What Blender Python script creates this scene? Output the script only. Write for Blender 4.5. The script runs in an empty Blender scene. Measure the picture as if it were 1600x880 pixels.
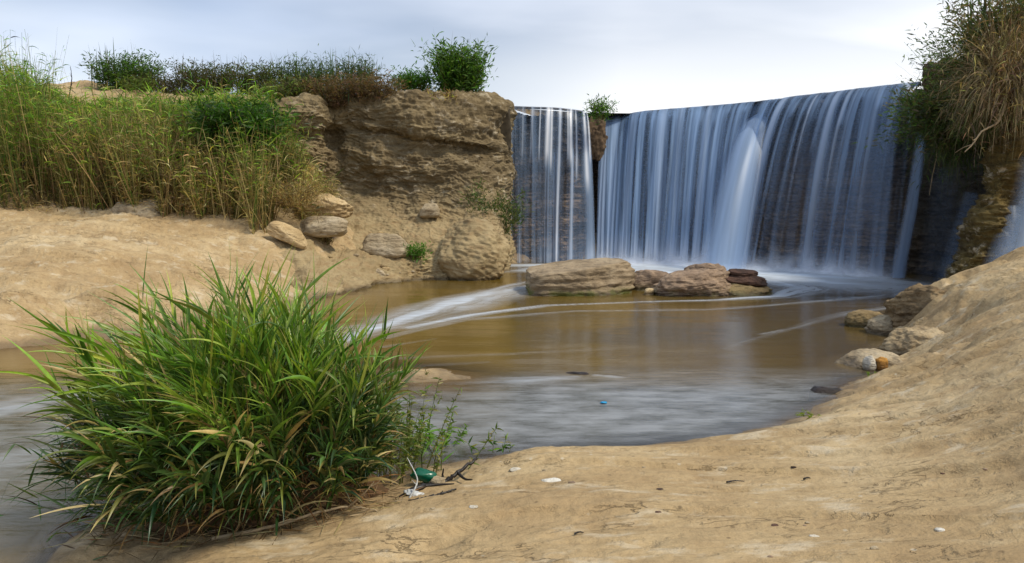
import bpy, math, random
import numpy as np
random.seed(7); RNG = np.random.default_rng(11)
D2R = math.radians
SC = bpy.context.scene
COL = SC.collection

# ------------------------------------------------------------------ camera, sky, sun, exposure
H = 1.2; F = 1066.7; PITCH = math.atan(110 / F)
cam = bpy.data.cameras.new('camera'); cam.lens = 24; cam.sensor_width = 36
cam.clip_start = 0.05; cam.clip_end = 6000
co = bpy.data.objects.new('camera', cam); COL.objects.link(co)
co.location = (0, 0, H); co.rotation_euler = (math.pi / 2 - PITCH, 0, 0)
SC.camera = co
SUN_EL, SUN_AZ = D2R(54), D2R(-22)          # azimuth measured from +X towards +Y
SKY_STRENGTH, SUN_STRENGTH, EXPOSURE = 0.10, 3.3, 0.08
CLOUD_GAIN = 12.0

sd = bpy.data.lights.new('sun', 'SUN'); sd.energy = SUN_STRENGTH; sd.angle = D2R(9); sd.color = (1, .91, .74)
so = bpy.data.objects.new('sun', sd); COL.objects.link(so)
from mathutils import Vector
sdir = Vector((math.cos(SUN_EL) * math.cos(SUN_AZ), math.cos(SUN_EL) * math.sin(SUN_AZ), math.sin(SUN_EL)))
so.rotation_euler = sdir.to_track_quat('Z', 'Y').to_euler()

def world():
    w = bpy.data.worlds.new('World'); SC.world = w; w.use_nodes = True
    nt = w.node_tree; nt.nodes.clear(); N = nt.nodes.new; L = nt.links.new
    out = N('ShaderNodeOutputWorld'); bg = N('ShaderNodeBackground'); bg.inputs[1].default_value = SKY_STRENGTH
    L(bg.outputs[0], out.inputs[0])
    sky = N('ShaderNodeTexSky'); sky.sky_type = 'NISHITA'; sky.sun_disc = False
    sky.sun_elevation = SUN_EL; sky.sun_rotation = math.pi / 2 - SUN_AZ
    sky.air_density = 1.0; sky.dust_density = 1.0; sky.ozone_density = 1.5
    tc = N('ShaderNodeTexCoord'); sep = N('ShaderNodeSeparateXYZ'); L(tc.outputs['Generated'], sep.inputs[0])
    # flat cloud deck: project direction on a plane overhead
    zz = N('ShaderNodeMath'); zz.operation = 'MAXIMUM'; L(sep.outputs[2], zz.inputs[0]); zz.inputs[1].default_value = 0.0
    za = N('ShaderNodeMath'); za.operation = 'ADD'; L(zz.outputs[0], za.inputs[0]); za.inputs[1].default_value = 0.18
    dx = N('ShaderNodeMath'); dx.operation = 'DIVIDE'; L(sep.outputs[0], dx.inputs[0]); L(za.outputs[0], dx.inputs[1])
    dy = N('ShaderNodeMath'); dy.operation = 'DIVIDE'; L(sep.outputs[1], dy.inputs[0]); L(za.outputs[0], dy.inputs[1])
    cmb = N('ShaderNodeCombineXYZ'); L(dx.outputs[0], cmb.inputs[0]); L(dy.outputs[0], cmb.inputs[1])
    mp = N('ShaderNodeMapping'); L(cmb.outputs[0], mp.inputs[0]); mp.inputs['Scale'].default_value = (.55, .9, 1); mp.inputs['Rotation'].default_value = (0, 0, .35)
    mp.inputs['Location'].default_value = (3.4, 1.2, 0)
    nz = N('ShaderNodeTexNoise'); L(mp.outputs[0], nz.inputs[0]); nz.inputs['Scale'].default_value = 1.0
    nz.inputs['Detail'].default_value = 5; nz.inputs['Roughness'].default_value = .45; nz.inputs['Distortion'].default_value = .2
    r = N('ShaderNodeValToRGB'); L(nz.outputs[0], r.inputs[0])
    r.color_ramp.elements[0].position = .36; r.color_ramp.elements[0].color = (.45, .45, .45, 1)
    r.color_ramp.elements[1].position = .60; r.color_ramp.elements[1].color = (1, 1, 1, 1)
    # cloud tint varies between blue grey and white by a second, larger noise
    n2 = N('ShaderNodeTexNoise'); L(mp.outputs[0], n2.inputs[0]); n2.inputs['Scale'].default_value = .8; n2.inputs['Detail'].default_value = 4
    r2 = N('ShaderNodeValToRGB'); L(n2.outputs[0], r2.inputs[0])
    r2.color_ramp.elements[0].position = .38; r2.color_ramp.elements[0].color = (.44, .55, .76, 1)
    r2.color_ramp.elements[1].position = .62; r2.color_ramp.elements[1].color = (.70, .77, .87, 1)
    # thick bright haze low over the horizon, brightest below the sun
    hz = N('ShaderNodeMapRange'); L(sep.outputs[2], hz.inputs[0]); hz.inputs[1].default_value = .10; hz.inputs[2].default_value = .50
    hz.inputs[3].default_value = 1; hz.inputs[4].default_value = 0
    az = N('ShaderNodeMapRange'); L(sep.outputs[0], az.inputs[0]); az.inputs[1].default_value = -.40; az.inputs[2].default_value = .15
    az.inputs[3].default_value = .1; az.inputs[4].default_value = 1
    hm = N('ShaderNodeMath'); hm.operation = 'MULTIPLY'; L(hz.outputs[0], hm.inputs[0]); L(az.outputs[0], hm.inputs[1])
    m2 = N('ShaderNodeMix'); m2.data_type = 'RGBA'; L(hm.outputs[0], m2.inputs[0]); L(r2.outputs[0], m2.inputs[6])
    m2.inputs[7].default_value = (1.0, .99, .97, 1)
    gain = N('ShaderNodeVectorMath'); gain.operation = 'SCALE'; L(m2.outputs[2], gain.inputs[0]); gain.inputs['Scale'].default_value = CLOUD_GAIN
    mix = N('ShaderNodeMix'); mix.data_type = 'RGBA'
    mx = N('ShaderNodeMath'); mx.operation = 'MAXIMUM'; L(r.outputs[0], mx.inputs[0]); L(hm.outputs[0], mx.inputs[1])
    L(mx.outputs[0], mix.inputs[0]); L(sky.outputs[0], mix.inputs[6]); L(gain.outputs[0], mix.inputs[7])
    L(mix.outputs[2], bg.inputs[0])
world()
SC.view_settings.view_transform = 'Standard'; SC.view_settings.look = 'None'
SC.view_settings.exposure = EXPOSURE; SC.view_settings.gamma = 1; SC.view_settings.use_curve_mapping = False
SC.cycles.max_bounces = 8; SC.cycles.transparent_max_bounces = 24; SC.cycles.use_denoising = True

# ------------------------------------------------------------------ photo pixel (1600x880) -> place in the world
def ray(px, py):
    a = (px - 800) / F; b = (440 - py) / F
    return np.array([a, math.cos(PITCH) + b * math.sin(PITCH), -math.sin(PITCH) + b * math.cos(PITCH)])
def P(px, py, D):
    d = ray(px, py); return np.array([0, 0, H]) + d * (D / d[1])
def G(px, py, z=0.0):
    d = ray(px, py); return np.array([0, 0, H]) + d * ((z - H) / d[2])

# ------------------------------------------------------------------ noise
_perm = RNG.permutation(256).astype(np.int64); _perm = np.concatenate([_perm, _perm, _perm])
_g = RNG.normal(size=(256, 3)); _g /= np.linalg.norm(_g, axis=1)[:, None]
def perlin(p):
    p = np.asarray(p, float); i = np.floor(p).astype(np.int64); f = p - i; i &= 255
    u = f * f * f * (f * (f * 6 - 15) + 10); r = 0
    for dx in (0, 1):
        wx = u[..., 0] if dx else 1 - u[..., 0]
        for dy in (0, 1):
            wy = u[..., 1] if dy else 1 - u[..., 1]
            for dz in (0, 1):
                wz = u[..., 2] if dz else 1 - u[..., 2]
                h = _perm[_perm[_perm[(i[..., 0] + dx) & 255] + ((i[..., 1] + dy) & 255)] + ((i[..., 2] + dz) & 255)]
                g = _g[h]
                r = r + wx * wy * wz * (g[..., 0] * (f[..., 0] - dx) + g[..., 1] * (f[..., 1] - dy) + g[..., 2] * (f[..., 2] - dz))
    return r * 1.6
def fbm(p, o=4, lac=2.1, gain=.5):
    p = np.asarray(p, float); s = 0; a = 1
    for k in range(o):
        s = s + a * perlin(p + 17.3 * k); p = p * lac; a *= gain
    return s
def sstep(a, b, x):
    t = np.clip((x - a) / (b - a), 0, 1); return t * t * (3 - 2 * t)

# ------------------------------------------------------------------ object helpers
def tag(o, label=None, cat=None, group=None, kind=None):
    if label: o['label'] = label
    if cat: o['category'] = cat
    if group: o['group'] = group
    if kind: o['kind'] = kind
    return o
def empty(name, loc, label, cat, group=None):
    o = bpy.data.objects.new(name, None); COL.objects.link(o); o.location = tuple(float(v) for v in loc)
    o.empty_display_size = .1
    return tag(o, label, cat, group)
def build(name, V, Fc, mat, parent=None, attrs=None, smooth=True):
    """V world coordinates; Fc quads or tris (n,k); attrs name->(n,) or (n,3)"""
    V = np.asarray(V, np.float32); Fc = np.asarray(Fc, np.int32)
    if parent is not None:
        V = V - np.array(parent.location, np.float32)
    m = bpy.data.meshes.new(name); m.vertices.add(len(V)); m.vertices.foreach_set('co', V.ravel())
    n, k = Fc.shape
    m.loops.add(n * k); m.loops.foreach_set('vertex_index', Fc.ravel())
    m.polygons.add(n); m.polygons.foreach_set('loop_start', np.arange(n, dtype=np.int32) * k)
    m.polygons.foreach_set('use_smooth', np.full(n, smooth))
    m.update(calc_edges=True)
    for a, v in (attrs or {}).items():
        v = np.asarray(v, np.float32)
        if v.ndim == 1:
            at = m.attributes.new(a, 'FLOAT', 'POINT'); at.data.foreach_set('value', v)
        else:
            at = m.attributes.new(a, 'FLOAT_COLOR', 'POINT')
            at.data.foreach_set('color', np.concatenate([v, np.ones((len(v), 1), np.float32)], 1).ravel())
    m.materials.append(mat)
    o = bpy.data.objects.new(name, m); COL.objects.link(o)
    if parent is not None: o.parent = parent
    return o
def recentre(o):
    """put a single-mesh thing's origin at its base"""
    m = o.data; n = len(m.vertices); c = np.empty(n * 3, np.float32); m.vertices.foreach_get('co', c); c = c.reshape(-1, 3)
    b = np.array([(c[:, 0].min() + c[:, 0].max()) / 2, (c[:, 1].min() + c[:, 1].max()) / 2, c[:, 2].min()])
    m.vertices.foreach_set('co', (c - b).astype(np.float32).ravel()); o.location = tuple(float(v) for v in b); m.update()
    return o
def gridfaces(nr, nc, wrap=False):
    r = np.arange(nr - 1)[:, None]; c = np.arange(nc if wrap else nc - 1)[None, :]
    a = r * nc + c; b = r * nc + (c + 1) % nc
    return np.stack([a, b, b + nc, a + nc], -1).reshape(-1, 4)

# ------------------------------------------------------------------ materials
class Mat:
    def __init__(s, name):
        s.m = bpy.data.materials.new(name); s.m.use_nodes = True; s.nt = s.m.node_tree; s.nt.nodes.clear()
        s.out = s.n('ShaderNodeOutputMaterial')
    def n(s, t, **kw):
        x = s.nt.nodes.new(t)
        for k, v in kw.items(): setattr(x, k, v)
        return x
    def l(s, a, b): s.nt.links.new(a, b)
    def setin(s, x, **kw):
        for k, v in kw.items(): x.inputs[k.replace('_', ' ')].default_value = v
        return x
    def coord(s, scale=(1, 1, 1), rot=(0, 0, 0), kind='Position'):
        if kind == 'Position': g = s.n('ShaderNodeNewGeometry'); o = g.outputs['Position']
        else: g = s.n('ShaderNodeTexCoord'); o = g.outputs[kind]
        mp = s.n('ShaderNodeMapping'); s.l(o, mp.inputs[0]); mp.inputs['Scale'].default_value = scale; mp.inputs['Rotation'].default_value = rot
        return mp.outputs[0]
    def noise(s, vec, scale, detail=4, rough=.55, dist=0):
        x = s.n('ShaderNodeTexNoise'); s.l(vec, x.inputs[0]); s.setin(x, Scale=scale, Detail=detail, Roughness=rough, Distortion=dist)
        return x.outputs[0]
    def ramp(s, fac, *stops):
        x = s.n('ShaderNodeValToRGB'); s.l(fac, x.inputs[0]); e = x.color_ramp.elements
        while len(e) < len(stops): e.new(.5)
        for k, (p, c) in enumerate(stops):
            e[k].position = p; c = (c, c, c) if isinstance(c, (int, float)) else c; e[k].color = (*c, 1)
        return x.outputs[0]
    def mix(s, fac, a, b, mode='MIX'):
        x = s.n('ShaderNodeMix', data_type='RGBA', blend_type=mode)
        for v, i in ((fac, 0), (a, 6), (b, 7)):
            if hasattr(v, 'links'): s.l(v, x.inputs[i])
            elif i == 0: x.inputs[i].default_value = v
            else: x.inputs[i].default_value = (*v, 1) if len(v) == 3 else v
        return x.outputs[2]
    def math(s, op, a, b=0.0, c=None):
        x = s.n('ShaderNodeMath', operation=op)
        for v, i in ((a, 0), (b, 1), (c, 2)):
            if v is None: continue
            if hasattr(v, 'links'): s.l(v, x.inputs[i])
            else: x.inputs[i].default_value = v
        return x.outputs[0]
    def attr(s, name, out='Fac'):
        x = s.n('ShaderNodeAttribute'); x.attribute_name = name; return x.outputs[out]
    def bump(s, h, strength=.5, dist=.02, nrm=None):
        x = s.n('ShaderNodeBump'); s.l(h, x.inputs['Height']); x.inputs['Strength'].default_value = strength; x.inputs['Distance'].default_value = dist
        if nrm: s.l(nrm, x.inputs['Normal'])
        return x.outputs[0]
    def pbsdf(s, col, rough=.9, nrm=None, spec=.3):
        x = s.n('ShaderNodeBsdfPrincipled')
        if hasattr(col, 'links'): s.l(col, x.inputs['Base Color'])
        else: x.inputs['Base Color'].default_value = (*col, 1)
        if hasattr(rough, 'links'): s.l(rough, x.inputs['Roughness'])
        else: x.inputs['Roughness'].default_value = rough
        x.inputs['Specular IOR Level'].default_value = spec
        if nrm: s.l(nrm, x.inputs['Normal'])
        return x
    def done(s, sh): s.l(sh, s.out.inputs[0]); return s.m

def sand_mat(name, light, mid, dark, strata=0.0, wetline=True, fine=1.0, shift=(0, 0, 0)):
    M = Mat(name)
    c = M.coord()
    big = M.noise(c, .9, 5, .6, .3); med = M.noise(M.coord((1, 1, 2.5)), 4.5, 6, .62, .4); fin = M.noise(c, 38, 5, .7)
    streak = M.noise(M.coord((1.2, 4.5, 7) if strata else (1.3, 4.2, 1.2), (0, 0, .35)), 3.2, 7, .66, .6)
    col = M.ramp(big, (.3, dark), (.5, mid), (.68, light))
    col = M.mix(M.ramp(med, (.34, .75), (.52, 0.0)), col, dark)
    col = M.mix(M.ramp(streak, (.57, 0.0), (.72, .65)), col, light)
    col = M.mix(M.ramp(streak, (.28, .6), (.4, 0.0)), col, tuple(v * .72 for v in dark))
    col = M.mix(M.ramp(fin, (.3, .38), (.55, 0.0)), col, tuple(v * .62 for v in dark))
    ck = M.noise(M.coord((1.0, 3.4, 5), (0, 0, .15)), 2.6, 6, .6, .5); ckm = M.ramp(M.noise(M.coord((1, 1.5, 1)), 2.2, 3), (.5, 0.0), (.62, 1.0))
    crack = M.math('MULTIPLY', M.ramp(M.math('ABSOLUTE', M.math('SUBTRACT', ck, .5)), (.0, 1.0), (.012, 0.0)), ckm)
    col = M.mix(M.math('MULTIPLY', crack, .6), col, tuple(v * .4 for v in dark))
    pale = M.math('MULTIPLY', M.ramp(M.noise(M.coord((1, 2.2, 2)), 3.1, 6, .65), (.56, 0.0), (.66, 1.0)), .6)
    col = M.mix(pale, col, (.54, .46, .33))
    # small dark grit and pale chips
    vo = M.n('ShaderNodeTexVoronoi'); M.l(c, vo.inputs[0]); vo.inputs['Scale'].default_value = 23; vo.inputs['Randomness'].default_value = 1
    sep = M.n('ShaderNodeSeparateColor'); M.l(vo.outputs['Color'], sep.inputs[0])
    pick = M.math('GREATER_THAN', sep.outputs[0], .86)
    near = M.ramp(vo.outputs['Distance'], (.10, 1.0), (.22, 0.0))
    chips = M.math('MULTIPLY', pick, near)
    col = M.mix(M.math('MULTIPLY', chips, .6), col, M.mix(M.math('GREATER_THAN', sep.outputs[1], .55), (.11, .075, .04), (.52, .46, .35)))
    h = M.math('ADD', M.math('MULTIPLY', med, .9), M.math('MULTIPLY', fin, .16))
    h = M.math('ADD', h, M.math('MULTIPLY', streak, .35 if strata else .8))
    h = M.math('ADD', h, M.math('MULTIPLY', M.noise(c, 120, 3, .6), .06 * fine)); h = M.math('SUBTRACT', h, M.math('MULTIPLY', crack, .3))
    pit = M.noise(M.coord((1, 1.6, 2)), 9, 5, .6)
    h = M.math('SUBTRACT', h, M.math('MULTIPLY', M.ramp(pit, (.3, 1.0), (.42, 0.0)), .25))
    if strata:
        st = M.noise(M.coord((.35, .35, 9)), 1.6, 6, .62, .25)
        col = M.mix(M.math('MULTIPLY', M.ramp(st, (.36, 1.0), (.5, 0.0)), strata), col, tuple(v * .55 for v in dark))
        h = M.math('ADD', h, M.math('MULTIPLY', st, 2.2 * strata))
    if strata:
        g0 = M.n('ShaderNodeNewGeometry'); s0 = M.n('ShaderNodeSeparateXYZ'); M.l(g0.outputs['Position'], s0.inputs[0])
        zt = M.math('ADD', s0.outputs[2], M.math('MULTIPLY', M.math('SUBTRACT', big, .5), 1.6))
        sc = M.ramp(big, (.3, (.22, .16, .082)), (.5, (.31, .235, .125)), (.68, (.40, .31, .175)))
        sc = M.mix(M.ramp(med, (.34, .75), (.52, 0.0)), sc, (.27, .18, .09)); sc = M.mix(M.ramp(streak, (.28, .6), (.4, 0.0)), sc, (.2, .135, .065))
        col = M.mix(M.ramp(M.math('DIVIDE', zt, 3.0), (.30, 1.0), (.50, 0.0)), col, sc)
    rough = .92
    if wetline:
        g = M.n('ShaderNodeNewGeometry'); sz = M.n('ShaderNodeSeparateXYZ'); M.l(g.outputs['Position'], sz.inputs[0])
        zw = M.math('ADD', sz.outputs[2], M.math('MULTIPLY', M.math('SUBTRACT', med, .5), .10))
        wet = M.ramp(zw, (.015, 1.0), (.075, 0.0))
        col = M.mix(M.math('MULTIPLY', wet, .8), col, tuple(v * .5 for v in dark))
        rough = M.math('SUBTRACT', .92, M.math('MULTIPLY', wet, .45))
    return M.done(M.pbsdf(col, rough, M.bump(h, .75, .035), .25).outputs[0])

m_sand = sand_mat('sand', (.50, .385, .225), (.41, .295, .155), (.31, .21, .105))
m_cliff = sand_mat('cliff_stone', (.285, .22, .12), (.20, .15, .08), (.125, .09, .046), strata=.45)
m_gold = sand_mat('wet_ochre_stone', (.22, .15, .045), (.135, .095, .03), (.05, .037, .016), wetline=False)

def rock_mat(name, a, b, c_, moss=0.0, strata=.4):
    M = Mat(name); c = M.coord()
    n1 = M.noise(c, 3.2, 6, .6, .3); n2 = M.noise(M.coord((1, 1, 3.2), (.1, .15, 0)), 9, 6, .65, .3); n3 = M.noise(c, 60, 4, .65)
    col = M.ramp(n1, (.32, c_), (.5, b), (.66, a))
    col = M.mix(M.ramp(n2, (.34, .7), (.48, 0.0)), col, tuple(v * .5 for v in c_))
    col = M.mix(M.ramp(n3, (.3, .4), (.5, 0.0)), col, tuple(v * .5 for v in c_))
    g = M.n('ShaderNodeNewGeometry'); sz = M.n('ShaderNodeSeparateXYZ'); M.l(g.outputs['Position'], sz.inputs[0])
    zn = M.math('ADD', sz.outputs[2], M.math('MULTIPLY', M.math('SUBTRACT', n2, .5), .12))
    wet = M.ramp(zn, (.02, 1.0), (.07, 0.0))
    col = M.mix(M.math('MULTIPLY', wet, .75), col, tuple(v * .3 for v in c_))
    if moss:
        ms = M.math('MULTIPLY', M.ramp(zn, (.03, 1.0), (.13, 0.0)), M.ramp(n1, (.42, 0.0), (.56, moss)))
        col = M.mix(ms, col, (.085, .095, .012))
    h = M.math('ADD', M.math('MULTIPLY', n2, 1.3), M.math('MULTIPLY', n3, .25))
    h = M.math('ADD', h, M.math('MULTIPLY', M.noise(M.coord((.6, .6, 6), (.12, .1, 0)), 3.5, 5, .6), 1.5 * strata))
    return M.done(M.pbsdf(col, M.math('SUBTRACT', .9, M.math('MULTIPLY', wet, .5)), M.bump(h, .8, .03), .3).outputs[0])
m_rock_grey = rock_mat('grey_brown_rock', (.40, .31, .20), (.30, .225, .14), (.19, .14, .085), moss=.9)
m_rock_red = rock_mat('reddish_brown_rock', (.38, .27, .18), (.28, .195, .13), (.16, .11, .075), moss=.4, strata=.8)
m_rock_dark = rock_mat('dark_wet_slab', (.14, .075, .05), (.075, .042, .03), (.03, .02, .016))
m_rock_gold = rock_mat('pale_gold_rock', (.58, .44, .25), (.47, .34, .175), (.30, .20, .095))
m_rock_pale = rock_mat('pale_rock', (.48, .40, .28), (.38, .30, .19), (.24, .18, .11))
m_rock_shore = rock_mat('olive_brown_rock', (.36, .26, .13), (.25, .175, .08), (.13, .09, .04), moss=.3)
m_white_stone = rock_mat('white_stone', (.72, .70, .64), (.62, .58, .5), (.42, .36, .26))

def wall_mat():
    M = Mat('wet_ledge_rock')
    st = M.noise(M.coord((.5, .5, 11)), 1.5, 7, .65, .2); n = M.noise(M.coord((1, 1, 1.6)), 3.2, 6, .6); n4 = M.noise(M.coord((1, 1, 2.6)), 14, 5, .65)
    g = M.n('ShaderNodeNewGeometry'); sz = M.n('ShaderNodeSeparateXYZ'); M.l(g.outputs['Position'], sz.inputs[0])
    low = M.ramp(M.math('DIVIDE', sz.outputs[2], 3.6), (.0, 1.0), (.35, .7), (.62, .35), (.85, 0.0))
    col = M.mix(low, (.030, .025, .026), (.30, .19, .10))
    # stone courses low on the wall
    br = M.n('ShaderNodeTexBrick'); cx = M.n('ShaderNodeCombineXYZ'); M.l(M.math('ADD', sz.outputs[0], M.math('MULTIPLY', sz.outputs[1], -.8)), cx.inputs[0])
    M.l(M.math('ADD', sz.outputs[2], M.math('MULTIPLY', n, .25)), cx.inputs[1]); M.l(cx.outputs[0], br.inputs[0])
    M.setin(br, Scale=1.0, Mortar_Size=.018, Mortar_Smooth=.6, Brick_Width=.38, Row_Height=.085)
    br.inputs['Color1'].default_value = (.9, .9, .9, 1); br.inputs['Color2'].default_value = (.45, .45, .45, 1); br.inputs['Mortar'].default_value = (.12, .12, .12, 1)
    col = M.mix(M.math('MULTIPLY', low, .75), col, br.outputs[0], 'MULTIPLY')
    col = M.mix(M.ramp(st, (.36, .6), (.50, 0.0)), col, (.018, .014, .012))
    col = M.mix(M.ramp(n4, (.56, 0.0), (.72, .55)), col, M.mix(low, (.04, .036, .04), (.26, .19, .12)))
    col = M.mix(M.math('MULTIPLY', M.ramp(M.math('DIVIDE', sz.outputs[0], 10.0), (.72, 0.0), (.79, 1.0)), .85), col, (.012, .012, .007))  # recess at the right end darkened in the colour, standing in for shade
    h = M.math('ADD', M.math('MULTIPLY', st, 2.0), M.math('MULTIPLY', br.outputs[1], -.25)); h = M.math('ADD', h, M.math('MULTIPLY', n4, .8))
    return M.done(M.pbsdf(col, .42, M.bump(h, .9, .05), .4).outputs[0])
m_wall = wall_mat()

def leaf_mat(name, transl=.35, rough=.5, var=.25, spec=.35):
    M = Mat(name); col = M.attr('tint', 'Color')
    n = M.noise(M.coord(), 24, 3); col2 = M.mix(M.ramp(n, (.35, var), (.6, 0.0)), col, (.03, .035, .012))
    p = M.pbsdf(col2, rough, None, spec)
    t = M.n('ShaderNodeBsdfTranslucent'); tc = M.mix(1.0, col2, (1.5, 1.6, .8), 'MULTIPLY'); M.l(tc, t.inputs[0])
    mx = M.n('ShaderNodeMixShader'); mx.inputs[0].default_value = transl
    M.l(p.outputs[0], mx.inputs[1]); M.l(t.outputs[0], mx.inputs[2])
    return M.done(mx.outputs[0])
m_leaf = leaf_mat('leaf', .45); m_blade = leaf_mat('grass_blade', .2, .36, .4, .5); m_dry = leaf_mat('dry_stalk', .15, .7, .35, .2)
def plain(name, col, rough=.6, vary=.5, scale=12, spec=.3):
    M = Mat(name); n = M.noise(M.coord(), scale, 5, .6)
    c = M.mix(M.ramp(n, (.35, vary), (.6, 0.0)), col, tuple(v * .4 for v in col))
    return M.done(M.pbsdf(c, rough, M.bump(n, .4, .01), spec).outputs[0])
m_bark = plain('weathered_branch', (.11, .08, .055), .85); m_darkwood = plain('wet_dark_branch', (.018, .014, .012), .4, .4)
m_paleroot = plain('pale_root', (.36, .27, .16), .85); m_green_plastic = plain('green_plastic', (.0, .09, .045), .25, .3, 20, .5)
m_white_plastic = plain('grey_white_plastic', (.55, .56, .55), .35, .4, 30, .5); m_blue_litter = plain('blue_plastic', (.0, .25, .50), .35, .2)
m_concrete = plain('weathered_lip', (.07, .06, .055), .8, .6, 6)
m_soil = plain('dark_root_soil', (.10, .055, .025), .95, .7, 14)

# ------------------------------------------------------------------ ground: one sheet to the horizon
pts = []
def A(p): pts.append(tuple(p))
for px, py, z in [(60, 878, .0), (150, 875, .03), (300, 850, .05), (430, 830, .06), (560, 800, .07), (640, 765, .08), (700, 745, .07), (790, 712, .09), (850, 702, .13), (950, 706, .14),
                  (1050, 707, .13), (1150, 690, .10), (1240, 660, .08), (1300, 628, .06), (1350, 598, .06), (1400, 572, .08),
                  (300, 880, .10), (500, 880, .13), (800, 880, .20), (1200, 880, .26), (800, 780, .17), (1100, 780, .2), (1200, 740, .19), (1400, 750, .26), (1600, 740, .36), (1600, 880, .34),
                  (1300, 680, .17), (1400, 640, .19), (1500, 620, .29), (1600, 620, .42), (1420, 590, .14), (1500, 560, .31), (1600, 520, .52), (560, 840, .12), (700, 800, .14),
                  (1600, 452, .62), (1600, 394, .76), (1550, 413, .68), (1500, 500, .40), (1500, 434, .56), (1440, 458, .38), (1412, 484, .10), (1440, 484, .28), (1430, 520, .17), (1415, 548, .05), (1720, 452, .75), (1720, 560, .6), (1720, 700, .48)]:
    A(G(px, py, z))
for px, py, z in [(0, 880, -.2), (40, 840, -.15), (0, 700, -.3), (100, 780, -.12), (300, 700, -.15), (500, 680, -.15), (640, 690, -.08), (720, 690, -.1), (790, 670, -.12), (850, 660, -.15), (950, 655, -.16), (1050, 655, -.15),
                  (1150, 645, -.12), (1240, 620, -.1), (1290, 590, -.08), (1340, 560, -.08), (1380, 530, -.12), (1390, 500, -.1), (1400, 470, -.2), (690, 589, .03), (640, 588, .04), (730, 596, -.015), (600, 600, -.03),
                  (700, 560, -.1), (850, 560, -.16), (1000, 540, -.35), (1200, 540, -.3), (1250, 480, -.4), (1000, 480, -.4), (800, 500, -.22), (600, 520, -.18), (650, 460, -.15), (750, 450, -.2),
                  (400, 545, -.12), (200, 560, -.12), (0, 580, -.12), (0, 620, -.25), (200, 620, -.3), (400, 620, -.2), (900, 440, -.4), (1300, 450, -.4), (1400, 450, -.3)]:
    g = G(px, py, 0); A((g[0], g[1], z))
for px, py, z in [(0, 545, .0), (90, 537, .0), (170, 528, .0), (300, 502, .0), (470, 472, .0), (0, 505, .10), (120, 502, .10), (0, 488, .16), (100, 486, .17), (0, 474, .30), (100, 470, .30), (180, 468, .28), (300, 470, .14), (400, 462, .14)]:
    A(G(px, py, z))
for q in [(0, 400, 8.0), (0, 360, 9.2), (0, 338, 10.5), (150, 400, 8.4), (150, 360, 9.6), (150, 338, 10.8), (215, 312, 11.2), (300, 420, 8.7), (300, 380, 9.9), (300, 346, 10.8), (400, 350, 11.0), (450, 440, 9.7), (430, 400, 10.3), (450, 372, 10.9),
          (480, 345, 11.6), (0, 200, 12.5), (150, 180, 13), (0, 150, 13.5), (150, 150, 13.5), (300, 158, 13.5), (430, 163, 13.4), (0, 260, 11.8), (200, 265, 12.0), (400, 272, 12.2), (140, 131, 15), (300, 147, 15.5), (200, 148, 15),
          (560, 430, 11.4), (560, 380, 12.2), (640, 400, 12.6), (700, 400, 13.0), (520, 330, 13.6)]:
    A(P(*q))
for q in [(6.3, 7, .75), (7.5, 8.5, .2), (5.5, 8.5, -.3), (6.8, 9.8, -.3), (5, 10.5, -.35), (4, 8.5, -.35), (4, 2, .72), (6, 2, 1.0), (8, 5, 1.3), (12, 5, 3.0), (10, 0, 2.5), (3, 0, .55), (5, -5, 1.2), (0, -3, .45), (-3, -3, .3),
          (0, .5, .3), (1.5, 1, .42), (-1.2, 1.2, .1), (-3, 1.5, -.2), (-5, 0, -.2), (-8, 0, .3), (-15, 0, .5), (-5, -4, .4), (-8, 5, -.3), (-15, 5, -.3), (-30, 5, -.4), (-7, 3, -.3), (-7, 7.4, .25), (-8, 9, .8), (-15, 9, .9), (-12, 12, 1.6),
          (-9, 13.4, 3.3), (-15, 14, 3.4), (-30, 14, 3.5), (-30, 9, .9), (-20, 25, 3.5), (0, 25, 3.4), (20, 25, 3.4), (15, 12, 3.4), (0.5, 15, -.4), (2, 16, -.4), (4, 14.5, -.4), (6.5, 12, -.4), (7.9, 12.2, -.4), (8.0, 11.2, -.4), (7.2, 13.3, -.4), (5.6, 14.3, -.4),
          (30, 10, 3.5), (30, -10, 3), (0, -30, 2), (-30, -10, 1.5), (-30, 30, 3.6), (30, 30, 3.6), (-6, 20, 3.6), (-12, 18, 3.6)]:
    A(q)
CP = np.array(pts); CC = .22
_d = np.sqrt(((CP[:, None, :2] - CP[None, :, :2]) ** 2).sum(-1) + CC ** 2)
_mu = CP[:, 2].mean(); _w = np.linalg.solve(_d + np.eye(len(CP)) * -.004, CP[:, 2] - _mu)
YL = np.array([(-60, 15.6), (-3, 15.6), (-.3, 16.2), (.1, 17.3), (2, 18.6), (5.6, 16.6), (8.6, 15.0), (10.5, 13.2), (12.5, 11.3), (15, 8), (20, 0), (60, -20)])
def seg_dist(x, y, line):
    """distance to a polyline of (x,y,w,strength), arclength and interpolated w, s"""
    best = np.full(x.shape, 1e9); S = np.zeros_like(x); W = np.ones_like(x); K = np.zeros_like(x); T = np.zeros_like(x); acc = 0
    for a, b in zip(line[:-1], line[1:]):
        vx, vy = b[0] - a[0], b[1] - a[1]; L = math.hypot(vx, vy) + 1e-9
        t = np.clip(((x - a[0]) * vx + (y - a[1]) * vy) / L ** 2, 0, 1)
        dx, dy = x - a[0] - t * vx, y - a[1] - t * vy; d = np.hypot(dx, dy)
        sg = np.sign(vx * dy - vy * dx); m = d < best
        best = np.where(m, d, best); S = np.where(m, acc + t * L, S); T = np.where(m, sg * d, T)
        W = np.where(m, a[2] + t * (b[2] - a[2]), W); K = np.where(m, a[3] + t * (b[3] - a[3]), K); acc += L
    return best, S, T, W, K
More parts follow.
